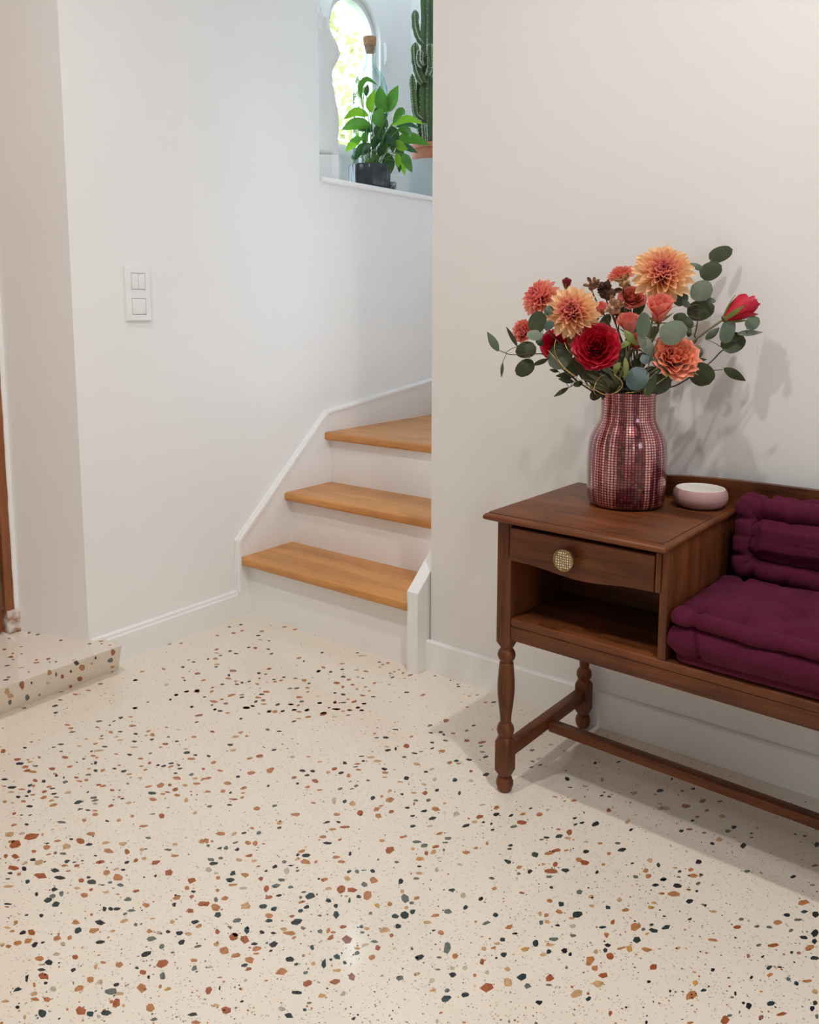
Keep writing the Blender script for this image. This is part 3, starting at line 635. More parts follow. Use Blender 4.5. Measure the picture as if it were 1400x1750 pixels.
bm = bmesh.new(); lathe(bm, [(0.0, 0.0), (0.034, 0.0), (0.045, 0.004), (0.0535, 0.013), (0.0556, 0.022), (0.054, 0.032), (0.0505, 0.0385), (0.0490, 0.0400)], 48)
bm.faces.ensure_lookup_table()
for f in [f for f in bm.faces if len(f.verts) > 8 and f.calc_center_median().z > 0.03]: bm.faces.remove(f)
link('shell', mesh('shell', bm, mat('pink_glaze', (0.46, 0.265, 0.255), 0.6, var=0.18, vscale=260, bump=0.12, bscale=500), smooth=0.9), bowl)
bm = bmesh.new(); lathe(bm, [(0.0490, 0.0400), (0.0472, 0.0402), (0.0465, 0.038), (0.0475, 0.030), (0.0475, 0.020), (0.040, 0.009), (0.0, 0.007)], 48)
for f in [f for f in bm.faces if len(f.verts) > 8]: bm.faces.remove(f)
link('inner_glaze', mesh('inner_glaze', bm, mat('white_glaze', (0.80, 0.76, 0.70), 0.25), smooth=0.9), bowl)

# ------------------------------------------------------------------ terrazzo chips (x y width height colour, read per floor patch)
PATCH = [
 (0, 1150, 4, "688 75 40 14s 607 120 40 10t 515 147 45 14o 415 130 40 12t 925 50 38 14o 1275 128 44 12t 1345 125 44 22o 1205 150 32 16k 1165 184 18 12k 378 225 44 16k 380 272 38 16k 165 240 40 8k 412 184 40 10s 1012 200 30 10s 925 242 40 16b 825 306 38 20k 893 300 36 12o 778 330 28 10k 750 358 18 12k 1310 232 28 16s 1360 290 70 20t 1345 336 30 12k 908 362 62 18o 460 356 44 14o 485 378 44 14o 668 372 36 12t 680 330 60 14s 495 404 50 10k 755 405 38 20o 822 402 42 12k 795 438 38 14p 1015 398 42 18o 1042 424 44 26o 1000 428 28 12p 928 416 32 18k 1137 372 28 10t 1222 388 36 8p 695 431 28 12g 692 450 46 10t 590 452 30 12o 818 460 50 12p 918 468 46 18g 1040 455 38 16g 1150 438 30 14s 1326 438 46 16o 1132 486 48 18t 1098 508 34 12o 1210 467 38 14k 655 484 54 16o 418 488 48 14k 368 508 36 10s 170 513 30 14k 215 472 26 12t 20 535 40 28t 418 538 30 12k 540 500 40 12p 715 505 44 12k 680 531 90 16p 625 536 26 14k 918 508 66 10p 1278 545 60 22g 1335 562 38 14k 885 560 40 16k 1028 550 34 14s 795 555 36 10t 1270 520 44 10p 443 577 58 22t 118 592 58 22t 135 620 58 20k 190 594 30 12o 203 608 46 16p 172 643 54 28o 243 636 46 16s 186 667 54 24t 222 676 66 24o 270 578 22 20t 358 656 54 26t 376 690 36 12o 572 588 32 16s 638 567 46 18o 662 580 28 14o 652 615 28 28k 478 640 48 18o 525 610 18 10k 608 655 42 14p 652 668 34 24k 700 667 36 26o 605 696 42 16s 782 654 36 14k 816 631 32 14r 848 672 46 22g 885 692 46 14o 962 586 56 18o 966 638 38 14o 1022 616 28 20t 995 662 34 16o 1080 631 30 16k 1120 636 38 16k 1168 640 44 20o 1172 618 46 16g 1230 654 42 14k 1308 588 60 20o 1222 632 28 14k 1310 696 38 24s 1390 655 26 18t 1210 718 70 30o 1200 686 38 12k 1335 722 44 18p 1345 757 64 18o 30 728 56 16k 385 702 24 20k 436 716 16 18k 298 740 34 24k 240 736 42 24t 205 768 40 20k 228 772 36 18o 200 810 32 24k 78 783 70 20k 148 796 60 14o 75 815 50 12p 28 775 38 10o 335 778 46 18o 360 790 44 12k 304 812 46 22t 223 834 42 16o 182 842 30 16k 125 848 38 20k 367 826 54 16g 385 850 48 12s 300 852 50 28o 352 873 34 18o 160 878 42 20o 84 888 28 16p 33 880 40 24p 200 912 50 20k 366 905 62 24o 98 961 32 20t 147 972 28 10k 205 972 34 10k 444 745 50 24s 468 818 58 24b 522 715 38 18t 545 741 52 14o 590 732 36 20o 678 765 54 18t 705 773 52 16o 768 801 50 20t 600 815 24 14k 640 853 66 26s 650 872 54 16s 650 895 44 18b 535 885 58 26g 760 909 48 24t 600 938 44 14k 652 942 46 14o 652 968 52 24o 550 930 42 12k 836 860 34 14k 816 848 28 16o 880 888 48 18p 905 980 36 24o 1018 776 58 18o 1097 770 66 36o 1160 767 32 22t 1040 822 66 22g 1115 828 44 16o 1145 815 40 14t 1198 798 48 28t 1212 836 48 20o 1265 768 42 22p 1045 865 56 34o 1273 870 36 36p 1107 977 42 40t 1332 958 34 26p 875 757 26 16s 962 720 22 20p 1045 965 44 12s 1385 728 40 20o"),
 (0, 1400, 4, "95 40 54 20o 182 36 34 20k 420 20 70 20s 575 8 32 24o 733 13 30 16k 812 8 38 26p 66 104 80 34p 150 98 54 24b 217 118 106 46t 290 106 22 26p 78 153 54 22o 103 172 94 60t 323 166 30 14k 395 148 56 18o 487 137 38 14k 552 149 68 44t 620 100 68 28o 610 173 58 24k 320 194 50 38o 452 185 66 40p 230 219 40 26t 333 240 46 14o 378 232 30 24s 432 235 50 26s 722 162 62 20p 842 169 66 34p 742 217 92 36o 868 224 40 40t 982 48 62 20o 1013 128 44 18s 1195 173 40 26p 1148 209 62 22s 1190 250 66 26o 970 208 36 28p 105 256 56 38t 38 252 36 26t 226 277 46 24g 268 295 76 44p 175 298 38 22p 458 289 50 24g 508 294 34 10k 564 284 26 12k 652 250 32 12k 686 293 66 28t 92 334 90 34t 164 339 42 32k 376 350 76 32g 440 317 54 20o 467 354 48 14o 524 320 50 24t 276 386 98 44t 412 400 84 28k 188 426 48 34g 70 370 44 20k 130 376 32 26o 56 408 38 14s 730 367 52 44o 808 397 86 52o 843 347 40 18k 868 296 44 22k 796 340 40 18p 928 283 34 30t 1066 295 76 34t 985 270 38 26p 1155 368 72 52t 1062 388 24 22k 1312 421 70 50t 1281 470 44 30o 1322 495 44 22k 1210 534 64 38o 1312 530 34 28t 628 430 68 42g 556 420 46 32t 606 397 36 20g 752 432 34 20s 822 450 50 28s 700 450 42 12k 622 483 34 24t 576 521 56 40o 525 472 50 20p 726 500 42 24p 806 514 32 12o 930 492 60 20t 60 460 80 22p 372 480 46 28k 250 512 28 34k 362 524 48 36s 420 510 40 44s 327 554 66 36g 382 580 68 46g 52 580 60 14k 48 600 32 14t 714 614 36 34k 757 614 36 34k 800 615 56 24k 874 548 58 34s 900 625 62 20s 857 646 44 20s 1000 590 56 40o 1190 585 28 34k 1303 628 58 38t 1380 580 60 40t 685 707 78 42k 852 695 66 32p 626 653 20 22t 282 660 34 28k 182 656 32 12k 108 704 40 30o 520 705 66 40o 536 760 56 48g 641 763 92 42o 158 776 56 32k 216 775 62 44t 50 742 48 18p 84 765 42 20o 1022 766 54 36o 1178 701 40 32p 1332 702 60 34k 1358 732 48 30o 1042 680 46 14p 928 722 30 28s 1150 770 34 30k 1225 780 60 36k 1088 778 56 28b 1290 785 50 30p 770 765 50 20p 1380 150 50 36o"),
 (0, 1580, 4, "120 126 64 36o 193 113 62 40o 58 150 42 28o 16 138 40 32p 236 139 56 38k 292 124 34 18k 388 95 66 42o 476 92 42 40o 430 133 44 34b 685 121 74 26k 1033 98 76 42s 1106 152 40 40s 1240 122 48 40k 1353 150 62 24s 1180 192 34 18s 1000 201 92 40k 385 203 64 30b 273 232 72 40o 335 257 60 44k 515 222 52 40t 285 274 54 14p 404 262 20 14k 285 308 66 24g 296 352 82 54t 183 368 30 56k 235 412 26 46o 312 400 28 22k 120 445 76 30g 236 472 56 38p 365 438 48 46b 238 511 66 30o 323 511 58 40o 36 526 60 20p 120 565 32 26k 290 610 68 56g 168 632 26 36p 706 260 48 18o 815 276 64 50o 500 310 44 32k 655 288 28 46p 618 376 66 50o 683 396 42 42b 541 437 74 46o 797 410 46 28k 762 458 90 48s 814 474 78 26p 938 296 32 22k 978 328 54 44t 1016 360 24 32k 1115 265 102 62t 1110 352 48 58s 967 437 78 84o 1096 425 30 36o 1148 441 52 24y 1326 244 70 26o 1330 298 54 44s 558 586 82 70t 614 612 56 48g 725 606 78 42g 797 538 68 62t 846 554 26 26p 1026 570 72 70o 1056 648 60 28s 1318 615 78 34g 1335 670 76 30o 676 628 34 34b 460 580 26 20o 10 675 28 20o 400 62 26 14o 760 528 30 26o"),
 (350, 1400, 4, "110 101 78 34o 200 101 40 32p 322 61 36 20o 268 95 46 18k 370 94 38 28s 512 24 44 34p 508 58 38 20s 12 148 40 40o 50 152 22 20o 22 182 34 20s 144 197 38 36s 104 198 40 16k 210 160 42 16s 224 208 38 28k 293 161 46 32o 344 166 38 40o 303 250 58 28t 402 169 26 12o 44 276 58 24s 112 265 44 24s 62 303 76 26g 236 280 52 28p 340 285 48 22p 24 346 52 40b 80 370 44 18b 192 370 56 38g 172 415 70 36g 274 380 56 34o 384 407 46 34t 367 323 34 14o 90 402 36 36o 190 449 70 20o 88 485 34 28o 420 476 46 46t 420 354 28 16k 480 325 40 28k 545 292 42 24s 588 318 40 12k 560 355 40 50b 635 352 30 16s 664 220 52 26o 692 248 62 28k 634 244 28 20k 690 292 80 42o 762 292 30 26o 634 274 50 20p 836 20 40 18k 915 20 34 16k 875 70 64 18o 958 54 92 18t 808 121 58 24o 924 140 30 16t 840 163 78 20k 1212 147 46 26y 1265 212 80 46t 1356 120 64 26o 994 235 24 32k 900 260 60 24o 934 291 58 24o 1310 294 34 22s 985 357 36 28g 1040 358 36 32s 1087 350 40 10s 1148 355 42 34k 817 413 56 30o 780 408 24 16k 974 406 54 36p 1157 418 66 56o 1090 446 48 40s 930 480 64 60t 1010 485 74 46t 1340 425 50 46k 1350 494 34 34p 525 415 58 24s 488 456 64 32s 588 465 48 26s 265 472 58 24b 846 474 54 26p 440 535 58 28t 508 521 46 20k 720 526 74 50g 655 534 28 24s 678 499 46 16s 138 541 54 38o 76 551 34 36s 18 580 46 40t 75 604 74 54o 282 592 74 52p 396 596 64 34g 474 612 44 36g 662 567 60 22o 698 600 48 26k 656 626 46 26g 848 555 48 32k 1112 524 62 76o 1052 530 38 28g 990 556 22 40g 896 594 32 34k 1180 588 42 32y 1266 580 42 34o 1370 542 66 72s 1380 605 30 30p 90 655 56 48g 220 692 72 36s 440 662 60 38o 440 695 54 32g 597 663 44 22t 627 702 86 40k 788 659 36 20s 898 652 50 60g 1366 656 64 54k 1303 664 50 36g 1322 732 46 44k 1133 642 32 24s 86 768 40 50t 287 756 40 60g 390 772 46 30k 470 778 42 20k 540 752 50 30p 582 780 100 36o 788 766 46 36s 877 774 42 18o 845 762 34 40o 947 736 52 28t 1072 734 34 32s 1108 748 46 24p 1078 774 36 22s 1230 760 82 42p 1276 795 34 30t 672 745 40 30s 176 742 22 24s 208 790 50 34t"),
 (350, 1580, 4, "197 84 70 58t 272 103 66 60t 340 132 56 22k 467 135 68 44k 424 126 22 22s 355 165 66 38o 134 178 66 62o 82 134 48 36p 216 213 76 36o 352 199 56 18o 307 243 74 46o 270 279 58 26g 300 304 48 26t 452 180 28 18k 610 90 44 28o 862 90 58 34t 968 104 86 76r 734 156 34 44g 580 236 68 42k 626 272 34 28g 524 321 88 52o 742 267 40 36p 815 271 42 78k 904 222 54 40g 862 240 24 22g 958 261 28 28g 904 313 76 28y 1040 195 44 32s 1183 161 48 40t 1163 118 60 24s 1042 162 50 20p 1145 224 50 40o 1092 140 50 26b 700 402 74 48t 893 392 84 44t 1006 360 46 60r 632 467 84 28k 802 486 72 28y 25 450 58 60t 146 586 78 58t 575 624 72 44k 714 536 42 16s 684 583 34 20g 72 555 70 24p 1334 366 56 36s 944 472 48 40b 1018 644 32 28k 528 578 60 36b 255 526 30 20k 102 362 40 12o 102 435 14 34k 420 384 34 14o 838 438 20 14k 30 292 66 16b 690 330 38 26s 250 442 24 22p"),
 (700, 1400, 4, "768 23 74 36t 445 20 46 24p 385 46 56 26k 505 22 30 14k 560 32 22 24k 569 72 32 16k 712 50 66 20s 205 99 54 22o 142 47 50 14b 262 130 60 26s 243 160 48 16s 48 155 70 24s 104 180 54 30s 180 187 64 26t 22 47 46 24g 24 205 36 28p 114 233 32 34t 165 224 50 38p 70 270 62 42y 235 210 20 24s 388 229 66 26o 456 197 30 20o 530 166 26 30o 202 263 40 12b 348 311 40 24b 672 290 58 36g 750 328 46 24o 690 180 40 22g 684 203 40 12k 820 358 38 32k 748 373 36 20s 860 242 50 40g 958 231 74 32o 1004 213 72 28t 1072 213 42 14o 938 125 44 18k 904 140 40 16s 1022 117 54 36g 1094 90 44 48t 1085 130 52 20p 1020 70 38 14t 1180 25 42 18k 1133 37 36 16g 1272 33 54 38k 1208 222 48 34g 1208 154 40 20b 1160 279 54 40o 1202 298 60 44t 998 309 40 42t 968 354 104 38t 1067 350 62 38g 955 393 54 20s 915 307 50 24p 1282 362 32 28k 1325 310 30 24y 1365 235 38 28o 1303 165 38 18o 68 370 54 24p 46 406 48 20s 70 323 36 18k 186 345 36 36b 563 404 44 22s 288 485 50 38g 368 520 42 44b 488 545 42 28k 580 474 38 26o 50 540 52 30o 16 572 36 28s 382 604 40 34k 264 632 64 42s 20 634 44 44g 176 659 58 26o 118 706 78 30p 590 656 48 34g 525 710 66 28s 682 736 60 38o 768 504 46 18t 970 466 28 26k 958 557 46 32o 1036 580 50 38g 1162 498 44 42s 1242 530 50 36p 1248 594 42 24p 1358 604 44 30g 1022 632 56 36o 1146 652 76 50g 892 646 36 36p 935 655 38 30o 898 706 36 38s 942 702 40 28p 1012 726 38 28k 1114 730 54 32b 1108 677 50 16p 1320 738 60 20g 1390 705 40 40t 215 776 50 40o 165 760 34 14k"),
 (700, 1580, 4, "258 156 54 92s 68 223 70 50k 312 216 48 44o 202 225 44 18s 194 308 50 12s 52 337 46 28p 295 345 64 46k 380 298 38 38b 292 300 40 28b 508 168 42 44p 495 252 32 48t 575 160 38 20o 602 130 42 24p 634 103 46 38g 644 207 44 40g 594 230 22 22k 722 61 44 18k 495 83 30 10o 668 305 50 36p 530 328 36 28b 446 348 30 28o 535 430 106 72t 672 396 70 66p 770 358 74 50g 806 423 58 42s 792 170 74 38y 862 130 44 54g 986 102 68 38s 960 140 66 26p 952 185 40 36g 915 206 52 28p 1058 180 54 42k 1098 204 28 30k 1118 76 48 24s 1276 186 36 34p 1338 178 36 38g 1358 143 50 30k 1348 72 38 40o 1235 250 70 74o 1268 298 52 44o 1372 218 60 58t 1328 347 82 46t 1290 405 88 48p 958 368 76 58t 950 413 50 20s 1145 472 92 64p 1225 508 46 36g 886 535 56 42k 250 508 84 54g 380 480 56 42k 256 450 42 36s 160 452 48 22y 1074 296 22 24s 155 384 48 40b 1372 608 32 40t 188 660 26 36b 214 604 28 14t 372 670 30 18o"),
 (1050, 1500, 4, "280 50 52 28k 432 57 66 34k 508 82 38 20p 565 92 26 18k 325 108 50 20o 408 112 86 46o 35 151 50 32p 252 205 60 28y 272 172 46 20p 76 220 60 26o 512 162 58 36k 338 14 50 20g 572 40 40 24s 342 263 28 12k 518 283 34 20g 678 232 46 22p 622 190 22 22k 868 284 40 24s 838 338 66 32t 978 332 48 24s 1060 338 42 20s 1118 306 60 34o 1182 254 52 28k 1255 288 64 24s 1300 232 54 24g 1290 172 86 44o 1378 250 50 50k 1208 362 46 24s 1292 408 70 28k 1372 378 58 56k 1370 438 44 40k 1335 480 82 40o 1092 462 88 28t 988 462 40 26s 672 426 86 28o 484 356 18 14o 145 335 84 64o 272 362 80 36g 255 322 34 24g 358 337 72 36g 155 422 66 56g 200 353 30 24s 224 383 36 18p 222 492 72 34o 102 485 54 48y 44 483 64 20o 438 482 36 24p 266 612 60 44t 236 712 34 24k 382 776 18 22k 525 806 88 60o 554 720 48 40y 610 770 44 26g 548 646 36 16p 672 632 38 28k 938 682 26 26k 1066 665 50 34o 1060 615 46 34g 1132 611 40 14k 1190 694 38 32s 1246 723 34 36g 1320 708 84 24o 1370 548 66 30g 1214 511 28 24g 1262 515 32 28r 918 535 30 38r 1016 539 32 18k 1004 778 28 16y 1068 861 66 38g 920 876 46 50k 882 856 30 20k 828 792 18 40k 806 817 28 16s 856 920 18 24s 788 942 46 22s 758 975 70 66t 1005 955 38 44r 1140 933 82 26t 1354 895 46 40k 1374 855 40 34g 1372 778 52 38p 1385 950 28 44s 518 992 46 18o 220 990 18 26k 466 968 22 8k"),
 (350, 1200, 4, "285 38 62 18o 325 27 36 14k 106 61 38 12k 155 74 40 12o 70 50 26 16s 370 80 26 16p 436 62 34 20p 480 64 46 24o 532 63 34 12k 590 15 42 14k 612 53 40 14k 645 66 48 14o 700 55 38 20p 705 101 48 16o 810 80 58 28t 642 112 44 10p 610 131 34 14k 897 48 70 14t 990 54 38 14t 945 62 40 10o 1048 37 40 16o 1073 55 34 12k 980 89 34 8s 890 5 30 16t 885 100 44 10b 1090 10 40 12o 248 113 24 16k 52 202 38 16t 246 207 44 16o 208 237 56 20p 287 232 24 14t 508 200 42 12k 428 188 36 22s 176 292 46 18k 196 328 50 20p 475 326 42 14k 308 384 62 18o 374 370 60 26t 60 412 48 24o 104 468 50 18o 26 368 32 18k 316 484 70 26o 228 509 32 20k 447 465 62 52o 600 374 44 16p 708 373 34 10o 785 408 38 14p 668 468 46 22k 698 500 38 18k 735 471 40 22k 610 515 46 26t 756 538 52 34t 704 579 40 20o 634 556 24 20k 784 600 48 12o 434 573 24 18k 155 555 62 28o 20 520 54 22o 20 612 46 18o 124 608 38 28o 268 587 46 24o 262 622 42 12o 256 652 36 20o 176 618 22 18k 196 664 66 20t 170 703 44 14k 34 712 44 18s 355 727 50 32o 620 768 82 28o 742 688 40 18o 904 768 52 26o 478 708 44 20s 885 675 34 50b 956 678 34 28g 1012 692 48 36p 1150 656 40 28k 1268 670 88 42o 1064 757 50 42t 1188 776 60 44o 1175 732 46 32o 1278 748 44 28t 1265 606 36 26p 842 481 38 22p 888 456 46 24t 932 484 46 20k 984 502 32 30o 958 415 40 24k 1042 422 62 14o 1084 402 28 20k 1032 442 38 8k 1052 462 44 16o 1178 402 70 24p 1136 376 58 16p 1072 370 52 10k 1252 329 54 18k 1306 319 18 28k 1228 456 56 22k 1236 482 60 18o 1232 513 46 12p 1380 300 44 40t 1238 241 48 18g 1175 243 40 12s 1305 188 52 10k 1164 215 30 14o 1246 304 46 8p 1116 535 44 18s 1036 572 32 20s 926 592 36 22s 1006 593 36 12s 1380 520 40 34k 1364 375 38 12k 1385 722 36 18k 1348 630 28 18k 1210 645 26 20o 1335 545 42 10o 1205 710 40 16o"),
 (700, 1200, 4, "140 160 38 18s 250 126 44 28t 215 205 36 18k 146 210 38 12k 235 222 24 16k 390 264 46 24t 392 195 36 20r 496 274 62 20t 490 301 36 12s 300 213 40 16o 12 236 30 16o 220 336 52 30o 155 316 28 14k 155 275 32 16k 36 350 50 14k 80 338 40 10s 245 262 40 16s 500 341 48 14s 522 374 42 18k 274 413 44 26o 320 401 34 20k 338 418 46 16o 408 393 40 20k 420 472 26 18t 50 424 56 22p 112 477 38 16k 150 460 40 18b 172 530 30 32b 310 532 40 28g 524 496 52 28k 420 537 38 22b 188 602 36 26k 100 562 34 18p 106 621 46 30t 340 622 26 30g 28 620 50 16p 44 673 40 18s 130 670 38 30s 32 696 20 26r 240 692 30 16p 98 745 52 22k 178 730 74 36o 318 764 56 42b 20 778 44 18k 158 795 60 28k 480 783 60 32t 594 722 52 30o 592 768 48 28k 694 775 36 20k 498 702 48 16p 828 726 26 14k 776 765 44 20o 890 768 54 36o 944 736 30 16p 1124 673 44 20o 996 647 36 16p 1062 676 30 10o 1078 524 38 30k 1100 584 38 12k 1318 530 28 28p 1200 574 44 18b 1270 416 32 22k 1365 646 36 14k 1315 638 30 14k 1332 616 22 8k 1130 793 36 18k 838 328 38 20s 834 445 36 14k 885 387 44 18b 895 429 38 12s 842 406 34 14s 828 140 36 8t 440 160 38 12k 965 290 40 14b"),
 (1000, 1300, 3.5, "142 297 32 30t 254 366 36 28p 275 413 26 18k 448 180 52 24g 298 194 36 20p 420 203 28 18p 583 181 32 14r 648 168 32 18k 520 110 18 20g 704 240 52 26r 604 271 70 26r 728 298 34 20r 822 332 48 26p 448 258 42 10b 482 282 66 24b 450 290 36 18b 670 336 30 16r 644 359 26 16k 576 420 34 18k 624 411 44 14r 712 431 32 12r 804 472 54 38p 762 496 28 20k 856 421 34 22s 890 398 44 26k 948 508 44 36k 996 459 32 12r 996 434 24 10k 1028 402 24 18b 1385 502 36 34k 1316 450 28 12k 1376 628 42 16t 1244 694 38 22k 970 662 46 20s 1360 744 40 12r 808 243 36 10k 200 8 30 12k 220 534 58 26k 196 493 38 18s 386 596 42 32p 440 626 30 32g 364 658 50 28o 380 690 42 28o 304 694 38 22s 470 708 48 24s 680 606 46 32k 634 652 42 28o 644 688 72 26o 694 682 26 18g 566 663 28 18k 540 642 32 12p 284 614 24 12k"),
 (200, 1060, 4, "846 30 28 10k 990 76 38 14o 1145 46 44 12o 1215 64 44 12o 795 88 40 14t 855 72 28 14o 440 158 32 14o 360 163 36 10o 685 105 32 10o 768 46 28 8k 965 105 36 12k 980 133 38 12p 1040 141 26 10k 682 200 38 14t 680 224 36 8o 710 241 26 10k 773 211 32 12k 814 228 36 10k 672 263 38 18o 622 266 22 12k 900 186 30 10k 945 190 34 18t 1035 198 32 12k 1057 229 36 16s 1245 258 42 14o 1278 280 18 12k 525 285 30 12k 490 271 28 8s 450 320 36 14k 318 333 32 16o 172 351 42 12o 124 410 38 16o 452 393 26 14o 462 411 20 12k 550 365 54 16t 685 302 38 16p 678 319 32 10k 790 345 58 18r 765 376 22 20k 763 399 50 16o 590 411 44 14o 812 418 28 20p 720 438 38 14k 855 426 32 16k 820 438 30 12k 970 362 30 16k 1040 333 36 18t 1018 368 26 10k 974 398 20 10k 960 437 36 16o 904 418 28 12k 1072 405 34 8k 1142 390 28 10k 1080 420 34 12o 1122 412 36 12o 1220 398 34 12s 1278 411 50 24o 1378 348 32 20o 1180 467 44 14s 1230 464 44 14s 1302 462 36 14o 1314 432 30 10k 475 488 44 16t 548 484 48 28o 648 487 36 18o 655 460 32 10t 340 441 34 12p 404 511 32 16k 780 513 66 22o 856 527 36 12k 855 510 46 10t 990 506 40 14k 1022 490 58 20o 965 528 50 18o 660 556 70 24o 716 541 40 12t 745 570 38 18r 650 580 28 12k 1000 547 36 20o 1006 573 44 14o 885 598 60 20o 950 556 30 18k 930 588 28 12k 1098 577 40 16k 1190 576 42 16k 1262 556 44 16s 1245 526 50 16o 1240 582 30 14t 1385 566 36 16k 1215 612 38 14k 1132 622 36 14k 1298 614 38 20b 1042 624 42 20o 365 542 20 14k 600 525 28 10k 125 600 42 16p 514 592 30 18s 668 611 26 18s 706 620 40 12k 1305 490 28 10t"),
 (500, 1060, 4, "202 221 26 12k 210 323 36 20o 178 349 38 18o 262 353 28 14k 340 336 30 12k 340 297 36 12o 345 386 38 18k 384 406 38 16o 304 430 56 20t 344 456 30 20t 448 388 36 8t 410 441 34 12t 440 340 40 8o 502 349 44 12t 440 470 24 14o 480 398 22 10k 500 456 28 12o 560 430 32 16o 525 484 26 12o 478 514 44 14t 345 507 40 18k 290 497 28 14k 552 523 40 10k 422 557 48 18t 290 560 30 24t 350 563 46 10g 490 571 38 16o 378 540 26 12o 300 608 66 16o 472 616 34 14k 445 598 40 12o 215 634 48 16t 185 566 36 16g 392 615 42 10t 250 598 22 12k 592 286 28 10k 618 303 28 10o 650 293 30 14o 596 322 28 8o 695 352 26 10o 668 362 24 14o 756 360 24 16o 805 375 42 14r 768 399 28 8o 728 338 24 8o 684 390 32 10k 660 440 26 8o 780 492 42 12k 892 511 44 18o 974 380 28 10s 1080 411 16 8k 1136 453 28 10k 1128 438 26 10s 1210 519 32 8o 1375 560 44 14k 1195 594 34 10t 1320 561 28 12t 1262 511 28 8s 445 223 28 10k 468 243 54 8o"),
]
STEP_FRONT = "1042 618 46 64t 1017 690 60 44s 880 670 24 32k 1035 753 50 24y 708 720 50 42k 757 757 66 62o 845 722 24 24o 735 862 50 50t 650 932 38 32t 737 926 42 24o 575 840 34 44t 517 822 24 50s 455 810 48 50o 205 922 54 86t 68 978 54 76p 97 1018 62 48p 252 1032 46 62s 92 1078 34 54s 290 900 20 28k 362 1010 26 26o 652 795 24 32k 440 902 40 24b 1038 800 30 18k"
STEP_TOP = "560 508 40 14k 825 540 40 14s 930 516 52 10t 935 540 26 12s 1010 552 36 10o 268 440 34 12k 348 455 50 16s 85 490 36 14s 38 592 44 16t 100 660 60 24t 118 628 26 16t 198 632 28 12s 195 568 36 8s 120 686 26 8k 70 740 56 14s 193 760 72 12p 335 714 60 12t 445 680 46 20t 458 708 18 14k 516 706 30 12k 335 688 32 16t 675 690 40 10p 80 848 44 16s 55 872 50 14s 262 800 26 10t"
rc = random.Random(3)
def parse(s):
    t = s.split(); return [(float(t[i]), float(t[i + 1]), float(t[i + 2]), float(t[i + 3][:-1]), t[i + 3][-1]) for i in range(0, len(t), 4)]
def outline(cx, cy, w, h, tilt):
    n = rc.choice((5, 6, 6, 7, 8)); pts = []; ph = rc.uniform(0, 2 * PI)
    for k in range(n):
        a = ph + 2 * PI * (k + rc.uniform(-0.3, 0.3)) / n; r = rc.uniform(0.78, 1.12)
        x, y = math.cos(a) * r * w / 2, -math.sin(a) * r * h / 2
        pts.append((cx + x, cy + y - x * tilt))
    return pts
chips = []                                            # (screen size, colour, outline in floor xy)
for ox, oy, s, data in PATCH:
    for x, y, w, h, c in parse(data):
        px, py, w, h = ox + x / s, oy + y / s, w / s * 0.97, h / s * 0.97
        pts = [onplane(a, b, 2, 0.0) for a, b in outline(px, py, w, h, rc.choice((0.25, 0.15, 0.1, 0.0, -0.1)) * min(1, 2.2 * h / w))]
        chips.append((w * h, c, [(p.x, p.y) for p in pts]))
seen = [(sum(p[0] for p in q) / len(q), sum(p[1] for p in q) / len(q)) for _, _, q in chips]
# the small grit between them, and the rest of the floor out of the picture
def infront(x, y):
    d = Vector((x, y, 0)) - CO
    if d.dot(CD) < 0.3: return False
    u, v, _ = scr((x, y, 0)); return -40 < u < 1440 and v < 1790
def clump(x, y): return 0.5 + 0.9 * noise.noise(Vector((x * 2.6, y * 2.6, 3)))
for i in range(5200):
    x, y = rc.uniform(-0.70, 3.1), rc.uniform(-4.3, -0.02)
    vis = infront(x, y)
    if vis: size = rc.choice((0.0012, 0.0015, 0.0018, 0.0024, 0.003))
    else:
        if rc.random() > clump(x, y) * 1.1: continue
        size = rc.choice((0.002, 0.003, 0.004, 0.005, 0.006, 0.008, 0.010))
    c = rc.choice('kssstoopbbr'); a0 = rc.uniform(0, PI); n = rc.choice((5, 6, 7)); el = rc.uniform(0.5, 1)
    pts = []
    for k in range(n):
        a = 2 * PI * (k + rc.uniform(-.25, .25)) / n; r = size * rc.uniform(.75, 1.15); u, v = math.cos(a) * r, math.sin(a) * r * el
        pts.append((x + u * math.cos(a0) - v * math.sin(a0), y + u * math.sin(a0) + v * math.cos(a0)))
    chips.append((0.0 if not vis else size * 100, c, pts))
for i in range(4000):                                 # extra grit in the part one sees
    px, py = rc.uniform(0, 1400), 1060 + 690 * rc.random() ** 0.9
    p = onplane(px, py, 2, 0.0)
    if p.x < -0.70 or p.y > -0.02 or (p.x < -0.64 and p.y < -0.5): continue
    size = rc.choice((0.0008, 0.001, 0.0013, 0.0016, 0.0022)); c = rc.choice('kssbbbtopr'); a0 = rc.uniform(0, PI); el = rc.uniform(0.4, 1)
    q = []
    for k in range(5):
        a = 2 * PI * (k + rc.uniform(-.25, .25)) / 5; u, v = math.cos(a) * size, math.sin(a) * size * el
        q.append((p.x + u * math.cos(a0) - v * math.sin(a0), p.y + u * math.sin(a0) + v * math.cos(a0)))
    chips.append((0.01, c, q))
chips.sort(key=lambda t: -t[0])
def area2(q): return sum(q[i][0] * q[(i + 1) % len(q)][1] - q[(i + 1) % len(q)][0] * q[i][1] for i in range(len(q)))
TOPZ, BOTZ = 0.00018, -0.004
for s, c, q in chips[:300]:
    bm = bmesh.new(); prism(bm, q if area2(q) > 0 else q[::-1], BOTZ, TOPZ); link('stone_chip', mesh('stone_chip', bm, CHIP[c]), floor)
vv, ff_, mi = [], [], []; order = list(CHIP)
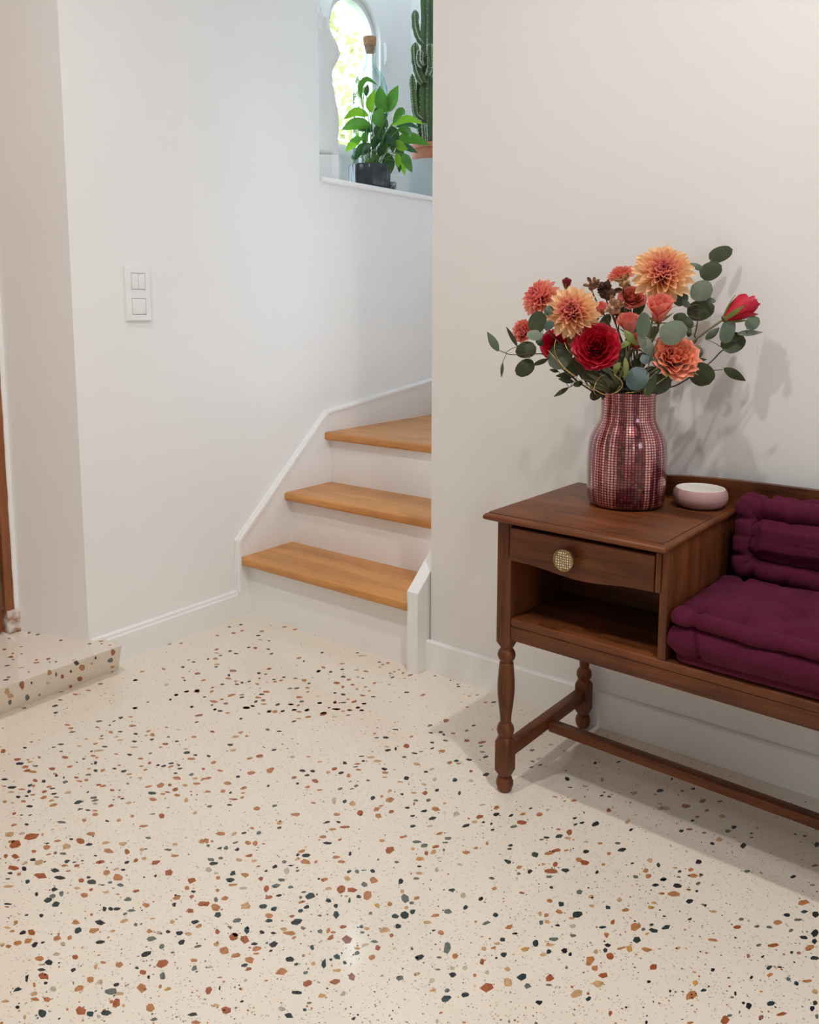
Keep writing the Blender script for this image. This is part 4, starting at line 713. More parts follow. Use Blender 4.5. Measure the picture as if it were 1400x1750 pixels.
for s, c, q in chips[300:]:
    if area2(q) < 0: q = q[::-1]
    b0 = len(vv); n = len(q)
    vv += [(x, y, TOPZ) for x, y in q] + [(x, y, BOTZ) for x, y in q]
    ff_.append(tuple(range(b0, b0 + n))); mi.append(order.index(c))
    for k in range(n): ff_.append((b0 + k, b0 + n + k, b0 + n + (k + 1) % n, b0 + (k + 1) % n)); mi.append(order.index(c))
me = bpy.data.meshes.new('stone_grit'); me.from_pydata(vv, [], ff_)
for k in order: me.materials.append(CHIP[k])
me.polygons.foreach_set('material_index', mi)
tag(link('stone_grit', me, floor), 'smaller stone chips scattered through the terrazzo', kind='stuff')
# chips of the doorstep
nrm = Vector((ZS, 0, SXB - SX)).normalized()          # front face leans out from bottom to top
for data, front in ((STEP_FRONT, True), (STEP_TOP, False)):
    for x, y, w, h, c in parse(data):
        px, py = x / 5.385, 1000 + y / 5.385
        q = []
        for a, b in outline(px, py, w / 5.385, h / 5.385, 0.1):
            if front:
                d = ray(a, b); P0 = Vector((SX, 0, ZS)); nn = Vector((ZS, 0, -(SX - SXB))).normalized()
                p = CO + d * ((P0 - CO).dot(nn) / d.dot(nn)); q.append((p + nn * 0.0003, p - nn * 0.003))
            else:
                p = onplane(a, b, 2, ZS); q.append((p + Vector((0, 0, 0.0003)), p - Vector((0, 0, 0.003))))
        if not front and any(p[0].x > SX - 0.001 for p in q): continue
        bm = bmesh.new(); A = [bm.verts.new(p[0]) for p in q]; Bv = [bm.verts.new(p[1]) for p in q]; n = len(q)
        bm.faces.new(A); bm.faces.new(Bv[::-1])
        for k in range(n): bm.faces.new((A[k], Bv[k], Bv[(k + 1) % n], A[(k + 1) % n]))
        link('stone_chip', mesh('stone_chip', bm, CHIP[c]), stepo)

# ------------------------------------------------------------------ ceiling lamps (out of frame, they cast the room's shadows)
def ceiling_lamp(x, y, watts, label, r=0.04):
    t = thing('ceiling_lamp', label, 'lamp', (x, y, 3.10), 0, 'ceiling lamps of the hall')
    bm = bmesh.new(); lathe(bm, [(0.0, 0.0), (0.06, 0.0), (0.06, -0.03), (0.055, -0.045), (0.05, -0.045), (0.045, -0.03), (0.0, -0.03)], 32)
    link('housing', mesh('housing', bm, trimm, smooth=0.6), t)
    d = light('lamp_light', 'SPOT', (x, y, 3.05), watts, (1.0, 0.972, 0.945), shadow_soft_size=r, spot_size=math.radians(160), spot_blend=1.0)
    d.parent = t; d.matrix_local = Matrix.Translation((0, 0, -0.05))
    return t
ceiling_lamp(1.42, -1.02, 96, 'round white ceiling lamp above the bench')
ceiling_lamp(1.92, -1.50, 26, 'round white ceiling lamp furthest from the stairs')
ceiling_lamp(0.10, -1.60, 80, 'round white ceiling lamp nearer the stairs')

# ------------------------------------------------------------------ bouquet
D0 = 1.768
VTOP = Vector((VC.x, VC.y, ZT + 0.2405))
def vmouth(rnd, spread=0.030):
    a = rnd.uniform(0, 2 * PI); r = rnd.uniform(0.2, 1) * spread
    return Vector((VC.x + r * math.cos(a), VC.y + r * math.sin(a), ZT + 0.235))
greens = {'d': mat('leaf_dark_olive', (0.048, 0.062, 0.022), 0.55, var=0.35, vscale=40, trans=0.12), 'm': mat('leaf_sage', (0.105, 0.145, 0.095), 0.5, var=0.25, vscale=40, trans=0.1),
          'l': mat('leaf_pale_sage', (0.20, 0.245, 0.175), 0.5, var=0.2, vscale=40, trans=0.1), 'b': mat('leaf_blue_green', (0.075, 0.125, 0.115), 0.5, var=0.25, vscale=40, trans=0.1),
          'y': mat('leaf_fresh', (0.22, 0.27, 0.06), 0.5, var=0.3, vscale=60, trans=0.25)}
stemm = mat('stem_green', (0.13, 0.13, 0.045), 0.5, var=0.3, vscale=60); twig = mat('stem_brown', (0.075, 0.042, 0.025), 0.6, var=0.3, vscale=60)
def leaf_mesh(P, wid, m, shape='round', tilt=0.0, fold=0.10, nseg=14, droop=0.0, name='leaf'):
    """leaf surface along 3D polyline P (base..tip); width lies across the viewer-facing plane, turned by tilt; shallow fold along the midrib"""
    C = curve(P, max(2, nseg // (len(P) - 1))); n = len(C) - 1; bm = bmesh.new(); rows = []
    for i, c in enumerate(C):
        t = i / n; T = (C[min(i + 1, n)] - C[max(i - 1, 0)]).normalized()
        view = (c - CO).normalized(); S = T.cross(view).normalized(); Nn = S.cross(T).normalized()
        S = (S * math.cos(tilt) + Nn * math.sin(tilt)).normalized(); Nn = S.cross(T).normalized()
        if shape == 'round': w = math.sqrt(max(0.0, 1 - (2 * t - 1) ** 2)) ** 0.85 * (1 - 0.12 * (t - 0.5))
        elif shape == 'lance': w = math.sin(PI * min(1, t * 0.98 + 0.02)) ** 0.8 * (1.15 - 0.45 * t)
        else: w = math.sin(PI * t ** 0.75) ** 0.9
        w = max(w, 0.03) * wid / 2
        rows.append([bm.verts.new(c + S * (w * u) + Nn * (fold * w * abs(u) - 0.0 * u)) for u in (-1, -0.5, 0, 0.5, 1)])
    for a, b in zip(rows, rows[1:]):
        for k in range(4): bm.faces.new((a[k], a[k + 1], b[k + 1], b[k]))
    return mesh(name, bm, m, smooth=True)
CR6 = (880, 410, 6.364); CR7 = (1050, 410, 5.385); CR8 = (820, 540, 5.833)
def cp(c, x, y, depth): return at(c[0] + x / c[2], c[1] + y / c[2], depth)
re_ = random.Random(11)
def branch(label, crop, stem, leaves, depth, dd=0.0, smat=None, rad=0.0016, group='eucalyptus sprays in the vase'):
    base = vmouth(re_)
    t = thing('eucalyptus_branch', label, 'branch', base, 0, group)
    n = len(stem); pts = [base + Vector((0, 0, -0.12)), base] + [cp(crop, x, y, depth + dd * i / max(1, n - 1)) for i, (x, y) in enumerate(stem)]
    C = curve(pts, 6); bm = bmesh.new(); tube(bm, C, [rad * (1.2 - 0.7 * i / len(C)) for i in range(len(C))], 6)
    wlink('stem', mesh('stem', bm, smat or twig, smooth=True), t)
    for lf in leaves:
        x, y, ln, wd, ang, mk = lf[:6]; cr = lf[6] if len(lf) > 6 else crop
        i = min(range(len(C)), key=lambda k: (lambda q: (q[0] - (cr[0] + x / cr[2])) ** 2 + (q[1] - (cr[1] + y / cr[2])) ** 2)(scr(C[k])))
        dp = scr(C[i])[2] + re_.uniform(-0.018, 0.012)
        a = math.radians(ang); dx, dy = math.cos(a) * ln / 2, -math.sin(a) * ln / 2
        sx, sy, _ = scr(C[i]); lx, ly = cr[0] + x / cr[2], cr[1] + y / cr[2]
        # base end is the one nearer to the stem
        e0, e1 = (x - dx, y - dy), (x + dx, y + dy)
        d0 = (cr[0] + e0[0] / cr[2] - sx) ** 2 + (cr[1] + e0[1] / cr[2] - sy) ** 2; d1 = (cr[0] + e1[0] / cr[2] - sx) ** 2 + (cr[1] + e1[1] / cr[2] - sy) ** 2
        if d1 < d0: e0, e1 = e1, e0
        k = re_.uniform(-0.012, 0.012)
        Pb, Pm, Pt = cp(cr, *e0, dp), cp(cr, x, y, dp - 0.004), cp(cr, *e1, dp + k)
        tl = re_.uniform(-0.3, 0.3)
        lo = wlink('leaf', leaf_mesh([Pb, Pm, Pt], wd / cr[2] * dp / CF / math.cos(tl), greens[mk], 'round' if wd / ln > 0.45 else 'lance', tl, 0.12), t)
        dist = (Pb - C[i]).length
        if 0.004 < dist < 0.05:
            bm = bmesh.new(); tube(bm, curve([C[i], (C[i] + Pb) / 2 + Vector((0, 0, 0.002)), Pb], 3), 0.0007, 5); wlink('leaf_stalk', mesh('leaf_stalk', bm, stemm, smooth=True), lo)
branch('tall eucalyptus spray with round leaves, rising right of the top dahlia', CR7, [(700, 980), (740, 880), (765, 760), (795, 520), (830, 370), (875, 215), (900, 195)],
       [(980, 130, 235, 140, 22, 'd'), (890, 285, 220, 165, 28, 'd'), (757, 243, 150, 60, -25, 'm'), (803, 470, 215, 190, 5, 'l'), (890, 555, 90, 50, -20, 'm'), (797, 645, 265, 190, 15, 'd'), (610, 540, 150, 130, 45, 'd'), (658, 585, 90, 60, -40, 'm'), (605, 712, 130, 85, 5, 'd'), (675, 765, 120, 95, -60, 'm'), (690, 850, 90, 45, 80, 'd'), (770, 1040, 130, 95, 80, 'm')], D0 - 0.03, -0.02)
branch('eucalyptus spray reaching right below the red rosebud', CR7, [(500, 1360), (640, 1300), (880, 1130), (980, 1030), (1080, 960), (1190, 880), (1225, 840)],
       [(1045, 835, 245, 130, 75, 'm'), (1275, 765, 150, 120, 40, 'm'), (1250, 855, 240, 60, 3, 'l'), (1095, 945, 230, 185, 40, 'd'), (905, 860, 170, 75, 40, 'd')], D0 - 0.04, -0.06)
branch('low eucalyptus spray ending in a single narrow leaf on the right', CR7, [(420, 1400), (520, 1300), (660, 1195), (800, 1130), (880, 1195), (1000, 1195)],
       [(1110, 1240, 235, 95, -30, 'd'), (800, 1240, 235, 215, -50, 'd'), (680, 1205, 130, 110, 30, 'd'), (410, 1330, 250, 180, 22, 'd'), (800, 1105, 110, 40, 5, 'd')], D0 - 0.05, -0.05)
branch('eucalyptus spray with large pale leaf in front of the coral roses', CR7, [(260, 1420), (300, 1230), (340, 1060), (400, 930)],
       [(545, 855, 270, 215, 20, 'l'), (268, 785, 240, 125, 85, 'm'), (295, 965, 230, 110, -55, 'l'), (425, 1145, 175, 90, -35, 'm'), (205, 1275, 235, 200, 60, 'b'), (295, 1090, 120, 100, 40, 'b'), (620, 1160, 150, 75, 25, 'm'), (345, 1330, 230, 90, 70, 'd'), (160, 1390, 120, 100, 10, 'd')], D0 - 0.115, -0.01)
branch('eucalyptus spray stretching furthest left', CR8, [(1150, 760), (900, 590), (760, 470), (650, 385), (540, 378), (320, 385), (200, 345)],
       [(130, 255, 225, 90, -60, 'm'), (320, 205, 230, 48, -60, 'd'), (222, 540, 150, 36, 85, 'd'), (460, 335, 215, 165, 12, 'd'), (450, 520, 215, 160, 38, 'd'), (600, 462, 175, 55, 22, 'd')], D0 - 0.02, 0.03)
branch('eucalyptus spray with dark round leaves under the left dahlia', CR8, [(1150, 740), (1000, 560), (850, 330), (740, 215), (600, 80)],
       [(245, 890, 240, 195, 70, 'd', CR6), (550, 190, 165, 105, 0, 'l'), (800, 400, 280, 235, 70, 'd'), (600, 260, 95, 70, -50, 'd'), (375, 770, 120, 100, 60, 'm', CR6), (375, 930, 120, 90, 40, 'b', CR6)], D0 - 0.055, -0.02)
branch('small dark eucalyptus spray drooping beside the vase rim', CR8, [(1200, 790), (1080, 720), (980, 670), (890, 715)],
       [(810, 760, 175, 50, 32, 'd'), (980, 680, 95, 60, 20, 'd'), (870, 590, 230, 80, 4, 'd'), (860, 640, 160, 62, -10, 'd'), (740, 545, 95, 42, -12, 'd'), (960, 510, 250, 160, 25, 'd'), (1160, 785, 140, 100, 38, 'd'), (1080, 600, 200, 110, -30, 'd'), (1180, 640, 200, 100, -50, 'd')], D0 - 0.03, 0.01)

def frame(n):
    n = n.normalized(); x = Vector((0, 0, 1)).cross(n)
    x = x.normalized() if x.length > 1e-3 else Vector((1, 0, 0)); y = n.cross(x)
    return Matrix(((x.x, y.x, n.x, 0), (x.y, y.y, n.y, 0), (x.z, y.z, n.z, 0), (0, 0, 0, 1)))
TOC = (CO - Vector((VC.x, VC.y, 0.95))).normalized()
def facing(r, u, f=1.0): return TOC * f + CR * r + CU * u
def stem_to(t, P, n, rad=0.0022, m=None, name='stem'):
    base = PM[t].translation
    pts = [base + Vector((0, 0, -0.13)), base, base.lerp(P - n * 0.03, 0.55) + Vector((0, 0, 0.012)), P - n * 0.02, P + n * 0.002]
    bm = bmesh.new(); tube(bm, curve(pts, 5), rad, 7); return wlink(name, mesh('stem', bm, m or stemm, smooth=True), t)
def gradmat(name, cin, cout, l0, l1, rough=0.55):
    """petal colour running from its base to its tip (object x)"""
    if name in MATS: return MATS[name]
    m, nt, b = nodes(name); L = nt.links.new; tc = N(nt, 'ShaderNodeTexCoord'); sp = N(nt, 'ShaderNodeSeparateXYZ'); L(tc.outputs['Object'], sp.inputs[0])
    mr = N(nt, 'ShaderNodeMapRange'); mr.inputs[1].default_value = l0; mr.inputs[2].default_value = l1; L(sp.outputs[0], mr.inputs[0])
    mx = N(nt, 'ShaderNodeMix', data_type='RGBA'); mx.inputs[6].default_value = (*cin, 1); mx.inputs[7].default_value = (*cout, 1); L(mr.outputs[0], mx.inputs[0]); L(mx.outputs[2], b.inputs['Base Color'])
    b.inputs['Roughness'].default_value = rough; b.inputs['Specular IOR Level'].default_value = 0.3
    t = N(nt, 'ShaderNodeBsdfTranslucent'); L(mx.outputs[2], t.inputs[0]); ms = N(nt, 'ShaderNodeMixShader'); ms.inputs[0].default_value = 0.32
    L(b.outputs[0], ms.inputs[1]); L(t.outputs[0], ms.inputs[2]); L(ms.outputs[0], nt.nodes['Material Output'].inputs[0]); MATS[name] = m; return m
def spoon(L_, W_, cup, m, tipcurl=0.15):
    bm = bmesh.new(); rows = []; n = 7
    for i in range(n + 1):
        t = i / n; w = W_ / 2 * max(0.10, math.sin(PI * min(0.985, 0.07 + 0.915 * t ** 1.15)) ** 0.62)
        z = L_ * tipcurl * t * t
        rows.append([bm.verts.new((L_ * t, w * u, z + cup * w * u * u)) for u in (-1, -0.5, 0, 0.5, 1)])
    for a, b in zip(rows, rows[1:]):
        for k in range(4): bm.faces.new((a[k], a[k + 1], b[k + 1], b[k]))
    return mesh('petal', bm, m, smooth=True)
rd = random.Random(5)
def dahlia(label, P, R, n, pal, rings=9, seed=0):
    base = vmouth(rd); t = thing('dahlia', label, 'flower', base, 0, 'dahlias of the bouquet'); n = n.normalized()
    stem_to(t, P, n); F = Matrix.Translation(P) @ frame(n)
    bm = bmesh.new(); bmesh.ops.create_icosphere(bm, subdivisions=2, radius=R * 0.24, matrix=Matrix.Diagonal((1, 1, 0.8, 1)))
    wlink('calyx', mesh('calyx', bm, stemm, smooth=True), t, F)
    for i in range(rings):
        u = i / (rings - 1); cnt = [5, 7, 8, 10, 11, 12, 13, 14, 14][min(8, int(round(i * 8 / (rings - 1))))]
        el = math.radians(84 - 92 * u ** 0.9); ln = R * (0.36 + 0.50 * u ** 0.8); wd = R * (0.15 + 0.15 * u); m = pal[min(len(pal) - 1, int(u * len(pal)))]
        me = spoon(ln, wd, 1.5 - 0.4 * u, m, tipcurl=0.30 - 0.18 * u)
        for k in range(cnt):
            az = 2 * PI * (k + 0.5 * (i % 2)) / cnt + rd.uniform(-.06, .06); e = el + rd.uniform(-.07, .07)
            M = F @ Matrix.Rotation(az, 4, 'Z') @ Matrix.Rotation(-e, 4, 'Y') @ Matrix.Translation((R * 0.16, 0, 0)) @ Matrix.Rotation(rd.uniform(-.12, .12), 4, 'X') @ Matrix.Scale(rd.uniform(.93, 1.07), 4)
            wlink('petal', me, t, M)
    return t
def petal_layer(R, rad, H, span, flare, m, ruffle=0.0, seed=0):
    bm = bmesh.new(); nu, nv = 8, 6; rows = []
    for j in range(nv + 1):
        v = j / nv; row = []
        for i in range(nu + 1):
            u = 2 * i / nu - 1; a = u * span * (0.45 + 0.55 * math.sin(PI * min(1, v * 0.75 + 0.12)))
            r = R * (rad * (0.25 + 0.75 * math.sin(v * PI / 2) ** 0.75) + flare * v ** 3 * (1 + 0.25 * u * u))
            z = R * (H * (v - 0.16 * u * u * v) - flare * 0.35 * v ** 4)
            if ruffle: rf = ruffle * R * v * v; r += rf * math.sin(u * 7 + seed); z += rf * math.cos(u * 9 + seed * 2)
            row.append(bm.verts.new((r * math.cos(a), r * math.sin(a), z)))
        rows.append(row)
    for a, b in zip(rows, rows[1:]):
        for k in range(nu): bm.faces.new((a[k], a[k + 1], b[k + 1], b[k]))
    return mesh('petal', bm, m, smooth=True)
OPEN = [(.07, .86, 2.6, .01, 1), (.14, .90, 1.9, .02, 2), (.22, .92, 1.5, .03, 3), (.31, .92, 1.35, .04, 3), (.41, .90, 1.2, .06, 4), (.51, .86, 1.15, .09, 4), (.61, .78, 1.05, .14, 5), (.70, .66, 1.0, .20, 5), (.76, .52, .95, .26, 5)]
HALF = [(.10, 2.2, 2.4, .02, 1), (.22, 2.2, 1.6, .04, 2), (.36, 2.2, 1.3, .08, 3), (.50, 2.15, 1.15, .14, 4), (.62, 2.05, 1.1, .24, 4), (.70, 1.9, 1.0, .34, 3)]
BUD = [(.12, 1.9, 2.6, -.05, 1), (.28, 1.9, 1.8, -.08, 2), (.44, 1.85, 1.5, -.10, 3), (.56, 1.75, 1.25, -.04, 3), (.62, 1.6, 1.1, .10, 3)]
def rose(label, P, R, n, m, layers, group='roses of the bouquet', sep=True, ruffle=0.0, name='rose', seed=0, stem=True):
    rr_ = random.Random(seed + 50); base = vmouth(rr_); t = thing(name, label, 'flower', base, 0, group); n = n.normalized(); F = Matrix.Translation(P) @ frame(n)
    stem_to(t, P, n, 0.0024)
    for li, (rad, H, span, fl, cnt) in enumerate(layers):
        me = petal_layer(R, rad, H, span, fl, m, ruffle if li > 1 else 0, seed + li)
        for k in range(cnt):
            az = 2 * PI * k / cnt + li * 1.1 + rr_.uniform(-.15, .15)
            wlink('petal', me, t, F @ Matrix.Rotation(az, 4, 'Z') @ Matrix.Rotation(rr_.uniform(-.05, .05), 4, 'Y') @ Matrix.Scale(rr_.uniform(.95, 1.05), 4))
    bm = bmesh.new(); lathe(bm, [(0.0, -0.10 * R), (0.16 * R, -0.06 * R), (0.24 * R, 0.03 * R), (0.2 * R, 0.12 * R), (0.0, 0.14 * R)], 10)
    wlink('rose_hip', mesh('rose_hip', bm, stemm, smooth=True), t, F)
    if sep:
        bm = bmesh.new(); rows = []
        for i in range(6):
            tt = i / 5; w = R * 0.17 * math.sin(PI * min(.98, .15 + .8 * tt)) * (1 - .5 * tt)
            z = R * (0.02 + 0.9 * tt * (H if layers is BUD else 0.75) / 1.3); r = R * (0.16 + 0.55 * math.sin(tt * 1.45) + (0.12 * tt * tt if layers is BUD else 0.5 * tt * tt))
            rows.append([bm.verts.new((r * (1 - 0.04 * abs(u)), w * u, z)) for u in (-1, 0, 1)])
        for a, b in zip(rows, rows[1:]):
            for k in range(2): bm.faces.new((a[k], a[k + 1], b[k + 1], b[k]))
        me = mesh('sepal', bm, greens['y'], smooth=True)
        for k in range(5): wlink('sepal', me, t, F @ Matrix.Rotation(2 * PI * k / 5 + 0.4, 4, 'Z'))
    return t
px = lambda r, d=D0: r * d / CF
peach = [gradmat('dahlia_core', (0.45, 0.05, 0.08), (0.72, 0.22, 0.22), 0, .014), gradmat('dahlia_heart', (0.50, 0.06, 0.08), (0.92, 0.40, 0.32), 0, .018), gradmat('dahlia_mid', (0.70, 0.14, 0.10), (0.98, 0.56, 0.36), 0, .022), gradmat('dahlia_outer', (0.88, 0.34, 0.17), (1.0, 0.68, 0.40), 0, .028), gradmat('dahlia_rim', (0.92, 0.42, 0.18), (1.0, 0.72, 0.44), 0, .032)]
pinkd = [gradmat('pink_dahlia_core', (0.55, 0.06, 0.09), (0.85, 0.26, 0.25), 0, .014), gradmat('pink_dahlia_mid', (0.72, 0.08, 0.06), (0.92, 0.32, 0.25), 0, .018), gradmat('pink_dahlia_rim', (0.80, 0.16, 0.09), (0.95, 0.45, 0.33), 0, .026)]
P = cp(CR6, 630, 800, D0 - 0.075); dahlia('peach dahlia with pink heart, lower left of the two large ones', P, px(46), facing(-0.12, 0.30), peach)
P = cp(CR7, 445, 325, D0 - 0.05); dahlia('largest peach dahlia at the top of the bouquet', P, px(52), facing(0.05, 0.42), peach, rings=10)
P = cp(CR6, 290, 640, D0 + 0.005); dahlia('coral pink dahlia at the left rim of the bouquet', P, px(37), facing(-0.75, 0.55, 0.7), pinkd, rings=8)
P = cp(CR6, 1165, 400, D0 + 0.05); dahlia('small pink dahlia half hidden behind the top one', P, px(27), facing(-0.2, 1.0, 0.35), pinkd, rings=7)
red = mat('rose_red', (0.55, 0.007, 0.028), 0.5, var=0.35, vscale=30, trans=0.12); coral = mat('rose_coral', (0.95, 0.28, 0.22), 0.5, var=0.15, vscale=60, trans=0.2); salmon = mat('rose_salmon', (1.0, 0.33, 0.20), 0.5, var=0.18, vscale=60, trans=0.2); crim = mat('rose_crimson', (0.62, 0.006, 0.035), 0.5, var=0.3, vscale=40, trans=0.12); deep = mat('rose_deep', (0.22, 0.006, 0.016), 0.55, trans=0.1)
rose('open deep red rose at the front of the bouquet', cp(CR6, 890, 1185, D0 - 0.085), px(38), facing(0.02, 0.25), red, OPEN, sep=False, ruffle=0.03, seed=1)
rose('coral rose standing under the top dahlia', cp(CR7, 405, 760, D0 - 0.10), px(22.5), facing(0.10, 0.9, 0.75), coral, HALF, seed=2)
rose('coral rose half hidden behind pale green sepals', cp(CR6, 1255, 1035, D0 - 0.05), px(18), facing(-0.12, 1.0, 0.45), coral, HALF, seed=3)
rose('ruffled salmon rose low on the right side', cp(CR7, 540, 1110, D0 - 0.09), px(38), facing(0.30, 0.42), salmon, OPEN, ruffle=0.07, seed=4)
rose('crimson rosebud on a long stem at far right', cp(CR7, 1010, 735, D0 - 0.09), px(31), facing(1.0, 0.62, 0.18), crim, BUD, seed=5)
rose('small dark red bud behind the left dahlia', cp(CR6, 560, 540, D0 + 0.03), px(11), facing(0.1, 1, 0.3), deep, BUD, seed=6)
rose('crimson rose tucked under the left dahlia', cp(CR6, 450, 1140, D0 - 0.01), px(24), facing(-0.4, 0.1, 1), crim, OPEN, sep=False, seed=7)
rose('pink bud peeping out right of the left dahlia', cp(CR6, 920, 830, D0 - 0.01), px(12), facing(0.2, 0.8, .6), coral, HALF, seed=8)
rose('coral rose in shade at the centre of the bouquet', cp(CR6, 1270, 660, D0 + 0.03), px(24), facing(0.1, 0.5, .8), coral, OPEN, sep=False, seed=9)
rose('ruffled coral bloom at the lower left rim', cp(CR6, 120, 1000, D0 + 0.02), px(20), facing(-0.6, 0.2, .8), coral, OPEN, sep=False, ruffle=0.09, seed=10)
rose('coral rose deep inside between the red rose and the salmon rose', cp(CR6, 1330, 1180, D0 - 0.01), px(15), facing(0.0, 0.5, .8), coral, HALF, seed=12)
branch('dark filler spray behind the coral roses', CR7, [(150, 1380), (160, 1150), (170, 900), (200, 700)],
       [(120, 560, 200, 110, 20, 'd'), (60, 640, 180, 100, -30, 'd'), (230, 620, 170, 90, 60, 'd'), (170, 880, 220, 120, 70, 'd'), (330, 860, 190, 100, 40, 'd'), (90, 1080, 230, 120, 75, 'd'), (230, 1130, 220, 120, 60, 'd'), (20, 1270, 220, 110, 50, 'd')], D0 + 0.02, 0.02)
branch('dark filler spray behind the red rose', CR6, [(1100, 1560), (1000, 1350), (800, 1150), (560, 960)],
       [(700, 1330, 260, 150, 20, 'd'), (560, 1230, 240, 140, 60, 'd'), (820, 1420, 240, 130, -30, 'd'), (980, 1440, 260, 120, 60, 'd'), (640, 1080, 200, 120, 30, 'd'), (1150, 1330, 260, 110, 70, 'd'), (760, 640, 180, 90, 30, 'd'), (980, 900, 220, 110, 60, 'd')], D0 + 0.0, 0.03)
branch('dark filler spray low in the middle above the rim', CR7, [(100, 1430), (90, 1330), (120, 1200), (150, 1080)],
       [(60, 1340, 210, 110, 70, 'd'), (130, 1330, 200, 100, 110, 'd'), (-60, 1370, 220, 110, 40, 'd'), (-80, 1260, 220, 120, 60, 'd'), (250, 1390, 200, 100, 50, 'd'), (40, 1180, 220, 110, 80, 'd'), (180, 1180, 200, 110, 60, 'd'), (-30, 1100, 180, 90, 20, 'd'), (300, 1230, 200, 100, 30, 'd'), (-150, 1340, 230, 100, 150, 'd')], D0 - 0.005, 0.01)
# dried flowers
driedm = [mat('dried_brown', (0.32, 0.15, 0.07), 0.8, var=0.5, vscale=90), mat('dried_dark', (0.13, 0.06, 0.035), 0.85, var=0.4, vscale=90), mat('dried_straw', (0.70, 0.42, 0.25), 0.8, var=0.5, vscale=90), mat('dried_gold', (0.68, 0.43, 0.20), 0.7, var=0.5, vscale=90)]
def dried(label, P, R, n, m, seed):
    rr_ = random.Random(seed); t = thing('dried_flower', label, 'flower', vmouth(rr_), 0, 'dried flowers of the bouquet'); n = n.normalized(); F = Matrix.Translation(P) @ frame(n)
    stem_to(t, P, n, 0.0015, twig)
    bm = bmesh.new(); bmesh.ops.create_icosphere(bm, subdivisions=3, radius=R * 0.62)
    for v in bm.verts: v.co *= 1 + 0.35 * noise.noise(v.co * 60 / max(R * 60, 1e-6) * 2.2 + Vector((seed, 0, 0)))
    wlink('seed_head', mesh('seed_head', bm, m, smooth=True), t, F)
    me = spoon(R * 0.9, R * 0.5, 1.2, m, 0.4)
    for k in range(13):
        wlink('dry_petal', me, t, F @ Matrix.Rotation(rr_.uniform(0, 2 * PI), 4, 'Z') @ Matrix.Rotation(-rr_.uniform(-0.2, 1.3), 4, 'Y') @ Matrix.Translation((R * 0.35, 0, 0)) @ Matrix.Rotation(rr_.uniform(-1, 1), 4, 'X') @ Matrix.Scale(rr_.uniform(.7, 1.15), 4))
dried('brown dried seed head at the top between the dahlias', cp(CR6, 845, 500, D0 - 0.01), px(12), facing(-.1, 1, .4), driedm[0], 1)
dried('dark withered bloom behind the straw coloured one', cp(CR6, 1010, 580, D0 + 0.0), px(19), facing(.1, .8, .6), driedm[1], 2)
dried('straw coloured dried bloom at the centre of the bouquet', cp(CR6, 1080, 740, D0 - 0.05), px(17), facing(.1, .6, .8), driedm[2], 3)
dried('golden dried bloom left of the top dahlia', cp(CR6, 1190, 470, D0 + 0.005), px(14), facing(.1, .8, .6), driedm[3], 4)
dried('dark seed pod below the straw coloured bloom', cp(CR6, 1140, 850, D0 - 0.02), px(12), facing(.1, .5, .8), driedm[1], 5)
# fresh green leaf blades and the gold wire
t = thing('leafy_stem', 'fresh yellow green leaves between the red and coral roses', 'leaf', vmouth(rd))
stem_to(t, cp(CR7, 110, 1000, D0 - 0.11), Vector((0, 0, 1)), 0.0016)
for (a, b, c, w) in (((90, 830), (150, 900), (220, 970), 70), ((40, 1000), (110, 950), (180, 930), 55), ((60, 1130), (20, 1180), (10, 1240), 60), ((100, 1080), (110, 1180), (90, 1300), 50), ((270, 1330), (290, 1400), (280, 1440), 40)):
    wlink('leaf', leaf_mesh([cp(CR7, *a, D0 - 0.115), cp(CR7, *b, D0 - 0.12), cp(CR7, *c, D0 - 0.11)], px(w / 5.385), greens['y'], 'lance', 0.2, 0.2), t)
t = thing('grass_bundle', 'arching olive grass blades spilling left over the vase rim', 'leaf', vmouth(rd))
for (a, b, c, w) in (((1330, 760), (1180, 640), (1050, 560), 45), ((1340, 780), (1200, 690), (1020, 620), 38), ((1360, 760), (1290, 660), (1150, 600), 40), ((1330, 790), (1180, 720), (1040, 690), 30), ((1380, 760), (1360, 640), (1330, 540), 45)):
    wlink('leaf', leaf_mesh([cp(CR8, *a, D0 - 0.05), cp(CR8, *b, D0 - 0.075), cp(CR8, *c, D0 - 0.06)], px(w / 5.833), mat('leaf_olive', (0.12, 0.12, 0.05), 0.5, var=0.3, vscale=60), 'lance', 0.2, 0.2), t)
goldw = mat('gold_wire', (0.52, 0.36, 0.14), 0.42, metal=1.0)
t = thing('gold_wire', 'thin curled gold wire wound through the stems above the rim', 'wire', Vector((VC.x, VC.y, ZT + 0.235)))
for pts in ([(680, 340), (760, 430), (850, 530), (1000, 640), (1140, 730), (1250, 785), (1340, 770), (1400, 700)], [(760, 230), (745, 330), (780, 430), (850, 520), (960, 600)], [(1180, 810), (1140, 750), (1160, 660), (1210, 600), (1250, 590), (1230, 600)], [(845, 260), (880, 340), (960, 410), (1010, 450)]):
    C = curve([cp(CR8, x, y, D0 - 0.10 - 0.01 * (i % 2)) for i, (x, y) in enumerate(pts)], 6); bm = bmesh.new(); tube(bm, C, 0.0007, 5); wlink('wire_loop', mesh('wire_loop', bm, goldw, smooth=True), t)
C = curve([cp(CR7, x, y, D0 - 0.12) for x, y in ((0, 1240), (60, 1290), (75, 1340), (40, 1390), (0, 1410))], 6); bm = bmesh.new(); tube(bm, C, 0.0007, 5); wlink('wire_loop', mesh('wire_loop', bm, goldw, smooth=True), t)
